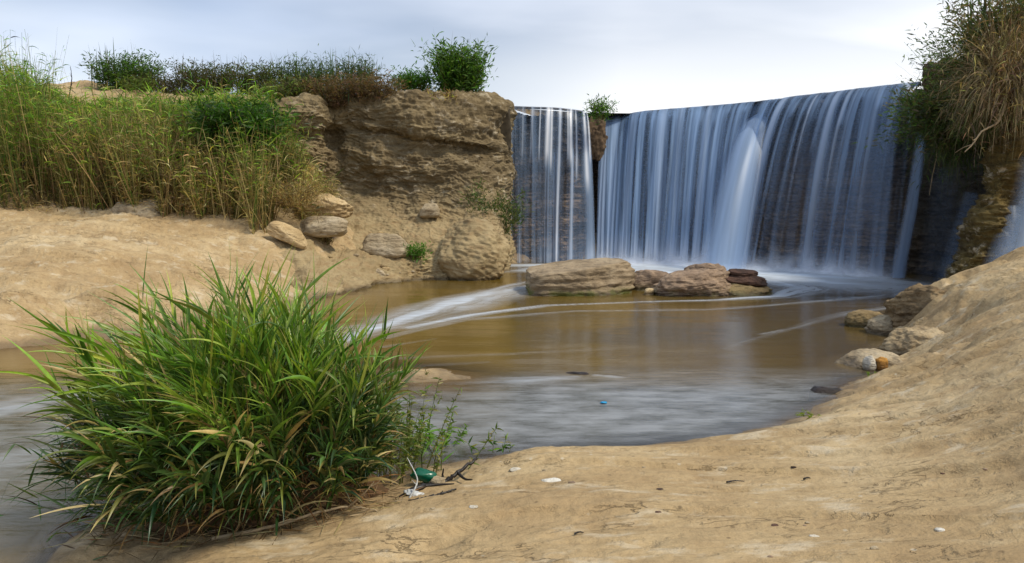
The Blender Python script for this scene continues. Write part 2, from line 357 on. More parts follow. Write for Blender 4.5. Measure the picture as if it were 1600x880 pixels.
LEDGES = [([(1405, 590, .10), (1450, 552, .24), (1500, 532, .34), (1600, 508, .52), (1700, 500, .6)], -.07, .5), ([(1425, 520, .2), (1460, 494, .34), (1520, 476, .46), (1600, 462, .6)], .06, .5), ([(1230, 668, .09), (1300, 640, .10), (1360, 612, .11)], -.03, .2), ([(-60, 492, .2), (60, 486, .2), (180, 480, .2), (260, 474, .2)], .10, 1.2)]
DENTS = [(1470, 490, .36, .35, .30, -.14), (1500, 470, .42, .45, .22, .05), (1560, 505, .48, .5, .12, -.05), (1440, 540, .2, .25, .14, -.06), (1340, 650, .14, .22, .07, .02), (60, 480, .22, .8, .10, -.08), (1370, 695, .2, .25, .10, -.025), (1010, 845, .22, .07, .03, -.02), (1150, 760, .2, .10, .03, -.02)]
def ground_z(x, y, detail=True):
    x = np.asarray(x, float); y = np.asarray(y, float); sh = x.shape; x = x.ravel(); y = y.ravel()
    r = np.hypot(x, y); s = np.minimum(1, 40 / np.maximum(r, 1e-6)); qx, qy = x * s, y * s
    z = np.full(len(x), _mu)
    for k in range(0, len(x), 60000):
        sl = slice(k, k + 60000)
        d = np.sqrt((qx[sl, None] - CP[None, :, 0]) ** 2 + (qy[sl, None] - CP[None, :, 1]) ** 2 + CC ** 2)
        z[sl] = _mu + d @ _w
    z = np.clip(z, -.6, 4.2)
    yl = np.interp(qx, YL[:, 0], YL[:, 1]); z = z + (3.42 - z) * sstep(0, .6, qy - yl) * (1 - sstep(-2.2, -3.2, qx))
    # keep the bank under the modelled cliff foot
    z = z - .35 * sstep(-3.1, -2.3, x) * sstep(.6, -.2, x) * sstep(10.2, 11.2, y) * sstep(16, 15, y)
    if detail:
        p = np.stack([x, y, np.zeros_like(x)], 1)
        an = D2R(32) * sstep(.2, 2.0, x); ca, sa = np.cos(an), np.sin(an); p = np.stack([x * ca - y * sa, x * sa + y * ca, np.zeros_like(x)], 1)
        land = sstep(-.08, .12, z)
        amp = np.clip(r / 6, .35, 1.15)
        n = fbm(p * [.9, 1.6, 1], 4) * .055 * amp + fbm(p * [3.5, 7.5, 1] + 9, 4) * .016 * amp + fbm(p * [14, 26, 1] + 4, 3) * .0042
        # eroded ledges: terraces that follow the noise
        t = fbm(p * [.7, 1.9, 1] + 31, 3); ter = (np.abs(((t * 3.2) % 1) - .5) * 2); n = n + sstep(.2, .8, ter) * .010 * np.clip(r / 5, .35, 1.4) * sstep(.05, .3, z); t2 = fbm(p * [.5, 3.2, 1] + 63, 4); n = n + .045 * (sstep(.0, .12, t2) - .5) * np.clip(r / 6, .3, 1.2) * sstep(.03, .15, z)
        dents = np.clip(fbm(p * [1.6, 4.4, 1] + 77, 3) - .45, 0, 1); n = n - dents * .07
        for px_, py_, z_, sx, sy, dz in DENTS:
            g_ = G(px_, py_, z_); n = n + dz * np.exp(-((x - g_[0]) / sx) ** 2 - ((y - g_[1]) / sy) ** 2)
        for ln, dz, fall in LEDGES:
            line = [(*G(a, b, c)[:2], .05, 1) for a, b, c in ln]
            d_, S_, T_, W_, K_ = seg_dist(x, y, line); T_ = T_ + .05 * fbm(p * [3, 3, 1] + 13, 3); L_ = S_.max(); end = sstep(0, .3, S_) * sstep(0, .4, L_ - S_)
            n = n + dz * sstep(0, .06, T_) * np.exp(-np.maximum(T_, 0) / fall) * np.exp(-np.maximum(-T_, 0) / .02) ** 0 * end
        z = z + n * (.12 + .88 * land)
        z = z + (.022 * fbm(p * [4, 5, 1] + 21, 3) + .006 * fbm(p * 18 + 3, 2)) * np.exp(-((z - .02) / .07) ** 2)
        z = z + fbm(p * .03, 3) * .5 * sstep(30, 200, r)
    return z.reshape(sh)
def polar(a_dense, n_dense, n_rest, radii):
    a1 = np.linspace(-a_dense, a_dense, n_dense)
    if n_rest:
        a2 = np.linspace(a_dense, 2 * math.pi - a_dense, n_rest + 2)[1:-1]; a1 = np.concatenate([a1, a2])
    R, T = np.meshgrid(radii, a1, indexing='ij'); return R * np.sin(T), R * np.cos(T)
rad = np.concatenate([[.02, .3, .6, .9], np.geomspace(1.15, 5, 330), np.geomspace(5, 19, 330)[1:], np.geomspace(19, 5000, 60)[1:]])
gx, gy = polar(D2R(50), 820, 150, rad)
gz = ground_z(gx, gy)
go = build('ground', np.stack([gx, gy, gz], -1).reshape(-1, 3), gridfaces(*gx.shape, wrap=True), m_sand); tag(go, kind='structure')

# ------------------------------------------------------------------ river
FOAM = [  # photo pixel, half width in metres, strength
    [(795, 415, .35, .8), (860, 415, .5, 1), (930, 415, .8, 1), (1060, 418, .9, 1), (1150, 424, .9, 1), (1250, 430, .8, 1), (1340, 436, .6, .8), (1440, 446, .4, .5)],
    [(1440, 452, .7, .55), (1300, 442, 1.1, .75), (1200, 432, 1.3, .9), (1000, 425, 1.4, .9), (850, 422, .7, .8), (795, 424, .3, .4)],
    [(1130, 425, .3, .9), (1215, 440, .35, .8), (1260, 452, .3, .75), (1215, 463, .16, .7), (1120, 469, .08, .6), (1000, 472, .06, .5), (850, 478, .07, .6), (740, 492, .10, .7), (640, 512, .10, .6)],
    [(1250, 440, .4, .7), (1340, 446, .4, .7), (1430, 452, .3, .5)],
    [(1440, 452, .18, .5), (1380, 462, .14, .45), (1240, 475, .08, .4), (1100, 484, .06, .35), (900, 486, .06, .4), (720, 500, .08, .4), (600, 528, .08, .3)],
    [(840, 446, .2, .7), (790, 456, .34, .85), (730, 470, .38, .9), (660, 490, .34, .9), (590, 512, .3, .9), (540, 528, .26, .8), (480, 548, .25, .5), (380, 575, .3, .3)],
    [(826, 440, .06, .5), (800, 446, .1, .7), (740, 462, .12, .5)],
    [(1420, 478, .08, .4), (1330, 488, .08, .35), (1210, 520, .05, .18), (1130, 545, .05, .12)],
    [(1190, 522, .025, .45), (1225, 515, .02, .5)],
    [(480, 575, .12, .2), (300, 600, .2, .3), (120, 618, .2, .3), (0, 640, .22, .35), (-200, 680, .3, .3)],
    [(300, 640, .1, .15), (100, 690, .15, .22), (0, 720, .15, .22)],
    [(700, 600, .10, .2), (800, 595, .10, .4), (870, 590, .07, .35), (900, 588, .04, .3)],
    [(930, 586, .02, .5), (962, 589, .025, .7), (985, 590, .015, .2)],
    [(560, 590, .1, .25), (640, 572, .06, .3), (760, 566, .03, .2)],
    [(620, 560, .07, .18), (800, 553, .06, .2), (1000, 541, .06, .12)],
    [(600, 542, .04, .25), (680, 530, .03, .2)],
]
wr = np.concatenate([np.geomspace(1.0, 17.5, 560), [19]])
wx, wy = polar(D2R(50), 760, 0, wr)
gdep = -ground_z(wx, wy)
p3 = np.stack([wx, wy, np.zeros_like(wx)], -1)
foam = np.zeros_like(wx)
for k, ln in enumerate(FOAM):
    line = [(*G(a, b, 0)[:2], w, s) for a, b, w, s in ln]
    d, S, T, W, K = seg_dist(wx, wy, line)
    T = T + fbm(np.stack([S * .8, T, np.full_like(S, k * 1.3)], -1), 3) * W * .5; st = .5 + .5 * np.clip(fbm(np.stack([S * .55, T / np.maximum(W, .02) * 1.6, np.full_like(S, k * 3.7)], -1), 4) * 1.5 + .3, -1, 1)
    K = K * (1.0 if k < 3 else .8); foam = np.maximum(foam, K * np.exp(-(np.abs(T) / (W * 1.15)) ** 2 - np.maximum(d - np.abs(T), 0) / W) * (.75 + .25 * st if k < 2 else .25 + .75 * st))
ripple = fbm(p3 * [.5, 1.3, 1], 3) * .007 + fbm(p3 * [1.6, 4, 1] + 5, 3) * .0012
wz = ripple * sstep(1.0, 3.0, wy) + .012 * foam
mud = fbm(p3 * [.35, .8, 1] + 50, 3) * .5 + .5
dark = sstep(1.0, 3.2, wx - (wy - 6) * .1) * .8
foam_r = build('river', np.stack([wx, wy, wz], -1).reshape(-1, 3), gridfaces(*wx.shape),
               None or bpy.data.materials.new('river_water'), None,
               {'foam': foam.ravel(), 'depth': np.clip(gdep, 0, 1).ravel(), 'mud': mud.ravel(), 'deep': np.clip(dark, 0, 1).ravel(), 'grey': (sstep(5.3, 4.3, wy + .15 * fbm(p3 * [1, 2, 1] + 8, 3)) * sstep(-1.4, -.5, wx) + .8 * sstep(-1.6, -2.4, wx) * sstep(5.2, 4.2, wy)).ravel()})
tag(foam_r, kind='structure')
def water_mat(m):
    M = Mat.__new__(Mat); M.m = m; m.use_nodes = True; M.nt = m.node_tree; M.nt.nodes.clear(); M.out = M.n('ShaderNodeOutputMaterial')
    foam = M.attr('foam'); dep = M.attr('depth'); mud = M.attr('mud'); deep = M.attr('deep')
    base = M.mix(deep, (.135, .084, .014), (.055, .037, .016))
    base = M.mix(M.ramp(dep, (.0, .6), (.16, 0.0)), base, (.26, .185, .095))
    base = M.mix(M.ramp(mud, (.35, .55), (.65, 0.0)), base, (.085, .058, .018))
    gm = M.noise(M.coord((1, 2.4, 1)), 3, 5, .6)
    base = M.mix(M.attr('grey'), base, M.ramp(gm, (.34, (.075, .073, .06)), (.62, (.22, .225, .225))))  # mottled grey painted into the base colour, imitating broken sky reflections
    fine = M.noise(M.coord((.7, 3.2, 1), (0, 0, -.12)), 4.5, 5, .6, .4)
    f2 = M.math('MULTIPLY', foam, M.ramp(fine, (.25, .55), (.7, 1.0)))
    ff = M.ramp(f2, (.03, 0.0), (.9, .9))
    col = M.mix(ff, base, (.72, .82, .95))
    rip = M.noise(M.coord((1.2, 5, 1), (0, 0, -.05)), 3.5, 5, .6, .3); rip2 = M.noise(M.coord((1, 3.4, 1)), 17, 3, .55, .2)
    h = M.math('ADD', rip, M.math('MULTIPLY', rip2, .10)); h = M.math('MULTIPLY', h, M.math('ADD', 1.0, M.math('MULTIPLY', M.attr('grey'), 1.6)))
    p = M.pbsdf(col, M.math('ADD', .14, M.math('MULTIPLY', ff, .5)), M.bump(h, .12, .02), .5); M.l(M.math('SUBTRACT', .5, M.math('MULTIPLY', ff, .45)), p.inputs['Specular IOR Level'])
    p.inputs['IOR'].default_value = 1.33
    gl = M.pbsdf((0, 0, 0), .08, M.bump(h, .35, .03), .5); gl.inputs['IOR'].default_value = 1.33
    tr = M.n('ShaderNodeBsdfTransparent'); tr.inputs[0].default_value = (.9, .82, .62, 1)
    fr = M.n('ShaderNodeFresnel'); fr.inputs[0].default_value = 1.33
    g2 = M.n('ShaderNodeBsdfGlossy'); g2.inputs['Roughness'].default_value = .1; M.l(M.bump(h, .12, .02), g2.inputs['Normal'])
    clear = M.n('ShaderNodeMixShader'); M.l(fr.outputs[0], clear.inputs[0]); M.l(tr.outputs[0], clear.inputs[1]); M.l(g2.outputs[0], clear.inputs[2])
    op = M.math('MAXIMUM', M.ramp(dep, (.0, .15), (.10, .9), (.2, 1.0)), ff)
    mx = M.n('ShaderNodeMixShader'); M.l(op, mx.inputs[0]); M.l(clear.outputs[0], mx.inputs[1]); M.l(p.outputs[0], mx.inputs[2])
    return M.done(mx.outputs[0])
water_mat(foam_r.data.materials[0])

# ------------------------------------------------------------------ cliffs as lofted sheets
def catmull(A_, u):
    n = len(A_); i = np.clip(np.floor(u).astype(int), 0, n - 2); t = (u - i)[:, None]
    g = lambda k: A_[np.clip(k, 0, n - 1)]
    sh = A_.shape[1:]; t = t.reshape((-1,) + (1,) * len(sh))
    p0, p1, p2, p3_ = g(i - 1), g(i), g(i + 1), g(i + 2)
    return .5 * (2 * p1 + (p2 - p0) * t + (2 * p0 - 5 * p1 + 4 * p2 - p3_) * t * t + (3 * p1 - p0 - 3 * p2 + p3_) * t ** 3)
def loft(ctrl, nu, nv):
    C = np.array(ctrl, float)                       # rows x cols x 3
    a = catmull(C, np.linspace(0, C.shape[0] - 1, nv)); a = catmull(a.transpose(1, 0, 2), np.linspace(0, C.shape[1] - 1, nu)).transpose(1, 0, 2)
    return a
def normals(S):
    du = np.gradient(S, axis=1); dv = np.gradient(S, axis=0); n = np.cross(du, dv); return n / (np.linalg.norm(n, axis=2, keepdims=True) + 1e-9)
def rough_sheet(S, big=.08, strat=.06, fine=.015, flip=1, seed=0, zf=3.2, block=0):
    n = normals(S) * flip
    d = fbm(S * 1.3 + seed, 4) * big
    zz = S[..., 2] + fbm(S * [.5, .5, .3] + seed + 5, 3) * .25
    lay = fbm(np.stack([S[..., 0] * .25, S[..., 1] * .25, zz * zf], -1) + seed, 4); d = d + lay * strat
    led = np.abs(((lay * 2.2) % 1) - .5) * 2; d = d - (led ** 6) * strat * .9
    if block:
        q = fbm(S * [.75, .75, 1.5] + seed + 2, 3) * 5; d = d + block * (np.floor(q) + sstep(.75, 1, q - np.floor(q)) - .9) * (.3 + .7 * sstep(.9, 2.0, S[..., 2])) * sstep(3.62, 3.35, S[..., 2])
    d = d + fbm(S * [6, 6, 11] + seed, 4) * fine + fbm(S * 22 + seed, 2) * fine * .35
    return S + n * d[..., None]
def shift(p, dx=0, dy=0, dz=0): return np.array([p[0] + dx, p[1] + dy, p[2] + dz])

cx_ = [430, 480, 505, 520, 545, 600, 650, 700, 745, 778, 791]
rows = [
    ('top', [163, 160, 159, 157, 154, 151, 150, 152, 157, 162, 163], [13.2, 13.3, 13.5, 13.9, 13.6, 13.7, 13.8, 14.0, 14.2, 14.6, 15.0]),
    ('ledge', [185, 190, 195, 200, 190, 196, 203, 213, 221, 224, 226], [13.05, 13.2, 13.3, 13.9, 13.6, 13.55, 13.55, 13.65, 13.85, 14.5, 14.9]),
    ('under', [205, 208, 212, 215, 205, 209, 214, 224, 231, 234, 236], [13.1, 13.3, 13.4, 14.0, 13.8, 13.75, 13.75, 13.8, 14.0, 14.6, 15.0]),
    ('mid', [240, 240, 245, 248, 250, 255, 258, 262, 266, 268, 268], [13.0, 13.2, 13.4, 13.7, 13.7, 13.6, 13.6, 13.7, 13.8, 14.3, 15.0]),
    ('low', [285, 288, 290, 292, 295, 298, 300, 302, 305, 306, 306], [12.6, 13.0, 13.2, 13.5, 13.6, 13.6, 13.5, 13.5, 13.5, 13.9, 14.9]),
    ('slope', [325, 328, 330, 331, 333, 335, 335, 333, 333, 335, 336], [12.0, 12.4, 12.7, 12.9, 13.1, 13.2, 13.2, 13.2, 13.2, 13.4, 14.6]),
    ('slope2', [355, 357, 360, 361, 363, 366, 366, 364, 364, 366, 367], [11.3, 11.7, 12.0, 12.2, 12.5, 12.7, 12.75, 12.7, 12.8, 13.0, 14.0]),
    ('toe', [395, 398, 398, 398, 400, 402, 402, 400, 400, 402, 403], [10.4, 10.7, 11.1, 11.3, 11.6, 12.0, 12.1, 12.1, 12.2, 12.6, 13.4]),
]
ctrl = []
top = [P(x, y, d) for x, y, d in zip(cx_, rows[0][1], rows[0][2])]
ctrl.append([shift(p, 0, 3.2, -.02) for p in top]); ctrl.append([shift(p, 0, .7, .04) for p in top])
for _, py, dd in rows: ctrl.append([P(x, y, d) for x, y, d in zip(cx_, py, dd)])
wl = [458, 466, 464, 462, 456, 444, 438, 437, 434, 430, 424]
ctrl.append([G(x, y, 0.0) for x, y in zip(cx_, wl)]); ctrl.append([shift(G(x, y, 0), 0, -.6, -.5) for x, y in zip(cx_, wl)])
for r in ctrl:      # turn the corner and run back beside the small fall
    e = r[-1]; r.append(np.array([max(e[0], -.13) + .02, 15.7, e[2]])); r.append(np.array([-.05, 17.4, e[2]]))
for r in ctrl: r[-1] = np.array([-.02, 17.6, max(r[-1][2], -.5)])
CL = loft(ctrl, 520, 520)
CLd = rough_sheet(CL, .12, .035, .032, 1, 3, 2.2, .030)
_c = CLd - np.array([0, 0, H]); _dep = _c[..., 1] * math.cos(PITCH) - _c[..., 2] * math.sin(PITCH); _up = _c[..., 1] * math.sin(PITCH) + _c[..., 2] * math.cos(PITCH)
SPX = 800 + F * _c[..., 0] / _dep; SPY = 440 - F * _up / _dep
cl = build('cliff', CLd.reshape(-1, 3), gridfaces(520, 520), m_cliff); tag(cl, kind='structure')

# fall ledge: dark wet wall behind both falls and round to the right
LZ = 3.65
def lipP(px, py): return G(px, py, LZ)
LIP = [(795, 165), (830, 166), (870, 167.5), (916, 173), (935, 180), (965, 180), (1000, 174), (1060, 168.5), (1130, 163), (1190, 157), (1240, 150), (1300, 143), (1370, 134), (1440, 127)]
def wcol(p, dx, dy, back):     # column of the wall below a lip point, (dx,dy) = outward direction
    p = np.array(p); o = np.array([dx, dy, 0.0])
    return [p - o * (back + 2.5) + [0, 0, -.25], p - o * (back + .12) + [0, 0, -.22], p - o * back + [0, 0, -.30], p - o * (back - .02) + [0, 0, -.9], p - o * (back + .08) + [0, 0, -1.6], p - o * (back - .03) + [0, 0, -2.5],
            p - o * (back - .16) + [0, 0, -3.3], p - o * (back - .2) + [0, 0, -4.1]]
cols = []
for k, (px, py) in enumerate(LIP):
    p = lipP(px, py)
    if k <= 3: cols.append(wcol(p, 0, -1, .12))
    elif k == 4: cols.append(wcol(p + [0, .55, 0], .3, -.95, .1))
    else: cols.append(wcol(p, -.55, -.83, .14))
cols.insert(0, wcol(lipP(795, 165) + [-.25, .1, 0], 0, -1, .12))
for X, Y, b in [(8.0, 12.35, 0), (8.35, 11.3, .1), (8.7, 10.4, .1), (9.3, 9.6, 0), (10.5, 8.6, 0), (13, 7, 0)]:
    c = wcol((X, Y, 3.75), -.7, -.7, .1 + b)
    for q in (1, 2): c[q] = c[q] + np.array([-.35, -.35, 0])
    cols.append(c)
W = np.array(cols).transpose(1, 0, 2)
Wl = rough_sheet(loft(W, 700, 260), .05, .09, .03, 1, 40, 4.5)
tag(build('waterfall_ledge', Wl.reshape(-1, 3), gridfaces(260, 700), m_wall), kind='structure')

# golden wet buttress at the right
bc = []
for py, edge, D, wd in [(60, 1565, 9.4, 130), (130, 1578, 9.3, 100), (190, 1572, 9.2, 80), (250, 1556, 9.2, 60), (310, 1536, 9.1, 66), (360, 1514, 9.0, 84), (400, 1494, 8.9, 110), (430, 1482, 8.8, 120), (480, 1470, 8.6, 130)]:
    bc.append([P(edge + 6, py, D + 1.6), P(edge + 3, py, D + .5), P(edge, py, D + .12), P(edge + wd * .25, py, D - .12), P(edge + wd * .6, py, D - .1), P(edge + wd, py, D + .15), P(edge + wd * 1.15, py, D + .7), P(edge + wd * 1.4, py, D + .9), P(edge + wd * 2.6, py, D + .4), P(edge + wd * 6, py, D - .2)])
B = rough_sheet(loft(bc, 320, 320), .14, .07, .05, 1, 71)
tag(build('rock_buttress', B.reshape(-1, 3), gridfaces(320, 320), m_gold), kind='structure')
# overhanging soil brow above it
brow = []
for z0, off in [(3.75, 2.2), (3.8, .3), (3.62, -.12), (3.3, -.16), (2.95, .1), (2.75, .5)]:
    r = []
    for X, Y in [(7.45, 12.6), (7.75, 11.7), (8.0, 10.7), (8.0, 9.9), (7.9, 9.3), (8.2, 8.7), (9.2, 8.1), (12, 7)]:
        dx, dy = (.75, .66); r.append(np.array([X + dx * off, Y + dy * off, z0]))
    brow.append(r)
BR = rough_sheet(loft(brow, 200, 120), .16, .05, .05, 1, 12)
tag(build('overhanging_bank', BR.reshape(-1, 3), gridfaces(120, 200), plain('dark_overhang_soil', (.07, .045, .025), .95, .7, 9)), kind='structure')

# thin dark stone lip along the top of the wide fall
def tube(path, rad, ns=8, cap=True):
    path = np.asarray(path, float); n = len(path); rad = np.broadcast_to(np.asarray(rad, float), (n,))
    t = np.gradient(path, axis=0); t /= np.linalg.norm(t, axis=1)[:, None] + 1e-9
    up = np.array([0, 0, 1.0]); s = np.cross(t, up + [.01, .02, 0]); s /= np.linalg.norm(s, axis=1)[:, None] + 1e-9; b = np.cross(s, t)
    a = np.linspace(0, 2 * math.pi, ns, endpoint=False)
    V = path[:, None] + rad[:, None, None] * (np.cos(a)[None, :, None] * s[:, None] + np.sin(a)[None, :, None] * b[:, None])
    V = V.reshape(-1, 3); Fq = gridfaces(n, ns, True)
    return V, Fq
def curve_pts(pts_, n=24):
    return catmull(np.array(pts_, float), np.linspace(0, len(pts_) - 1, n))
def join(parts):
    V = []; Fq = []; o = 0
    for v, f in parts: V.append(v); Fq.append(np.asarray(f) + o); o += len(v)
    return np.concatenate(V), np.concatenate(Fq)
lipw = curve_pts([lipP(px, py) + [.05, .1, -.03] for px, py in LIP[4:]], 120)
V, Fq = tube(lipw + fbm(lipw * 3)[:, None] * np.array([0, .0, .015]), .045, 6)
tag(build('stone_lip', V, Fq, m_concrete), kind='structure')
Vl, Fl = tube(curve_pts([lipP(px, py) + [0, .12, -.03] for px, py in [(790, 164), (830, 165.5), (870, 167), (912, 172)]], 40), .03, 6)
tag(build('stone_lip', Vl, Fl, m_concrete), kind='structure')
# river above the falls
up = [lipP(795, 165), lipP(916, 173), lipP(1000, 174), lipP(1240, 150), lipP(1440, 127)]
V = []; 
for p in up: V += [p + [0, .16, -.03], p + [4, 9, -.03]]
tag(build('upper_river', V, [[2 * k, 2 * k + 2, 2 * k + 3, 2 * k + 1] for k in range(4)], plain('calm_water', (.10, .08, .05), .1, .3, 1, .5)), kind='structure')

# ------------------------------------------------------------------ waterfalls
def fall_mat(name, tint=(.28, .42, .65)):
    M = Mat(name); a = M.attr('veil')
    col = M.mix(M.attr('white'), tint, (.93, .95, 1.0))
    d = M.n('ShaderNodeBsdfDiffuse'); M.l(col, d.inputs[0]); t = M.n('ShaderNodeBsdfTranslucent'); M.l(col, t.inputs[0])
    m1 = M.n('ShaderNodeMixShader'); m1.inputs[0].default_value = .3; M.l(d.outputs[0], m1.inputs[1]); M.l(t.outputs[0], m1.inputs[2])
    g = M.n('ShaderNodeBsdfGlossy'); g.inputs['Roughness'].default_value = .35; m2 = M.n('ShaderNodeMixShader'); m2.inputs[0].default_value = .05
    M.l(m1.outputs[0], m2.inputs[1]); M.l(g.outputs[0], m2.inputs[2])
    tr = M.n('ShaderNodeBsdfTransparent'); m3 = M.n('ShaderNodeMixShader'); M.l(a, m3.inputs[0]); M.l(tr.outputs[0], m3.inputs[1]); M.l(m2.outputs[0], m3.inputs[2])
    return M.done(m3.outputs[0])
m_fall = fall_mat('falling_water')
def sheet(name, cols_, nu, nv, strands, base, parent, seed, sink=.0, noise_amp=.8, off=0.0, fade_top=None):
    """cols_: list of (px_top, py_top, z_top, px_bot, py_bot); strands: (px_bottom-ish u px at top, halfwidth px, strength, t0, t1, whiteness)"""
    T = np.array([G(a, b, z) for a, b, z, c, d in cols_]); Bq = np.array([G(c, d, .0) for a, b, z, c, d in cols_]); pxs = np.array([c[0] for c in cols_], float)
    u = np.linspace(0, len(cols_) - 1, nu); T = catmull(T, u); Bq = catmull(Bq, u); pu = np.interp(u, np.arange(len(cols_)), pxs)
    s = np.linspace(0, 1, nv)[:, None]
    hor = s ** 1.0; fall = .12 * s + .88 * s ** 2
    S = T[None] + (Bq - T)[None] * np.concatenate([np.repeat(hor[..., None], 2, 2), fall[..., None]], 2)[:, :, :] if False else None
    S = np.empty((nv, nu, 3)); S[..., :2] = T[None, :, :2] + (Bq - T)[None, :, :2] * (s[..., None] ** .9); S[..., 2] = T[None, :, 2] + (Bq - T)[None, :, 2] * fall
    out = (Bq - T)[:, :2]; out /= np.linalg.norm(out, axis=1)[:, None] + 1e-9
    q = np.stack([np.repeat(pu[None], nv, 0) * .11, np.repeat(s, nu, 1) * .8, np.full((nv, nu), seed)], -1)
    w = fbm(q, 3); S[..., 0] += out[None, :, 0] * (w * .05 + off) * s; S[..., 1] += out[None, :, 1] * (w * .05 + off) * s
    a = np.repeat(base(pu)[None], nv, 0) if callable(base) else np.full((nv, nu), base)
    tt = np.repeat(s, nu, 1); zf = 1 - fall
    n1 = fbm(np.stack([np.repeat(pu[None], nv, 0) * .10, tt * .9, np.full((nv, nu), seed + 9.0)], -1), 4)
    n2 = fbm(np.stack([np.repeat(pu[None], nv, 0) * .22, tt * .6, np.full((nv, nu), seed + 19.0)], -1), 3)
    a = a * (1 + noise_amp * (n1 * 1.5 + n2 * .45))
    white = np.zeros((nv, nu))
    for cx, hw, st, t0, t1, wh in strands:
        wob = cx + 2.2 * np.sin(tt * 3 + cx) * tt; hwv = hw * (.75 + .5 * tt)
        g = np.exp(-((pu[None] - wob) / hwv) ** 2) * sstep(t0 - .04, t0 + .05, tt + 1e-3) * (1 - sstep(t1 - .12, t1 + .02, tt))
        g = g * (1 + .25 * n2)
        if st > 0: a = a + (1 - np.clip(a, 0, 1)) * np.clip(g * st, 0, 1)
        else: a = a * (1 + np.clip(g, 0, 1) * st)
        white = np.maximum(white, g * wh)
    a = np.clip(a, 0, .97); e = (pu - pu[0]) / (pu[-1] - pu[0]); edge = sstep(0, .015, e) * sstep(1, .985, e)
    a = a * edge[None]
    a = a * (.62 + .38 * sstep(.0, .22, tt)) * (1 - .42 * sstep(.3, .95, tt) * sstep(1190, 1260, pu)[None])
    white = np.maximum(white, sstep(.86, 1.0, tt) * .5 * a); a = np.clip(a * (1 + .5 * sstep(.85, 1, tt)), 0, .97)
    if fade_top: a = a * sstep(0, fade_top, tt)
    # soft feet where the water meets the pool
    a = np.clip(a + sstep(.93, 1.0, tt) * .25 * a, 0, 1)
    return build(name, S.reshape(-1, 3), gridfaces(nv, nu), m_fall, parent, {'veil': a.ravel(), 'white': np.clip(white, 0, 1).ravel()})

w1 = empty('waterfall', G(1200, 422, 0), 'wide blue waterfall pouring over the long dark ledge into the pool', 'waterfall', 'waterfalls')
def wbase(pu):
    return np.interp(pu, [935, 955, 1000, 1100, 1150, 1200, 1260, 1300, 1350, 1400, 1440], [.74, .74, .66, .64, .56, .50, .46, .46, .52, .50, .40])
c1 = [(938, 181, LZ, 930, 409), (975, 179, LZ, 958, 410), (1000, 174, LZ, 982, 411), (1060, 168.5, LZ, 1040, 413), (1130, 163, LZ, 1096, 415), (1190, 157, LZ, 1140, 417), (1240, 150, LZ, 1166, 419), (1300, 143, LZ, 1236, 421), (1370, 134, LZ, 1312, 426), (1440, 127, LZ, 1400, 434)]
dk = [(985, 3, -.55, .05, .9, 0), (1003, 2.5, -.7, .0, .8, 0), (1018, 4, -.55, .1, 1, 0), (1032, 2, -.5, 0, .7, 0), (1052, 4, -.5, .2, 1.1, 0), (1082, 3, -.5, .1, 1.1, 0), (1103, 3, -.45, .3, 1.1, 0), (1125, 4, -.5, .3, 1.1, 0), (1147, 4, -.6, .2, 1.1, 0), (1172, 6, -.6, .2, .9, 0), (1192, 7, -.75, .0, .6, 0), (1214, 5, -.7, .1, .9, 0),
      (1246, 4, -.6, .15, 1, 0), (1262, 7, -.75, .3, 1.1, 0), (1280, 5, -.75, .3, 1.1, 0), (1297, 6, -.7, .35, 1.1, 0), (1330, 3, -.6, .2, .9, 0), (1340, 6, -.6, .4, 1.1, 0), (1358, 3, -.7, .2, 1.0, 0), (1392, 8, -.6, .3, 1.1, 0), (1425, 9, -.85, .25, 1.1, 0)]
br_ = [(950, 8, .7, 0, 1.1, .15), (966, 6, .6, .1, 1.1, .1), (994, 5, .5, 0, 1.1, .1), (1012, 4, .45, 0, 1.1, 0), (1042, 7, .6, 0, 1.1, .12), (1068, 6, .6, 0, 1.1, .1), (1092, 5, .5, 0, 1.1, 0), (1112, 6, .5, 0, 1.1, .1), (1136, 4, .5, 0, 1.1, 0), (1158, 5, .4, 0, .8, 0),
      (1234, 6, .8, 0, 1.1, .25), (1250, 4, .45, 0, .8, .0), (1284, 2.2, .75, .05, 1.1, .3), (1304, 4, .5, 0, .6, .1), (1318, 6.5, .9, 0, 1.1, .2), (1336, 3, .75, 0, .8, .3), (1347, 3, .6, 0, .8, .1), (1370, 6, .5, 0, 1.1, 0), (1382, 3, .4, 0, 1.1, .1), (1405, 5, .45, 0, 1.1, 0)]
sheet('veil', c1, 760, 90, br_ + dk, wbase, w1, 2.0)
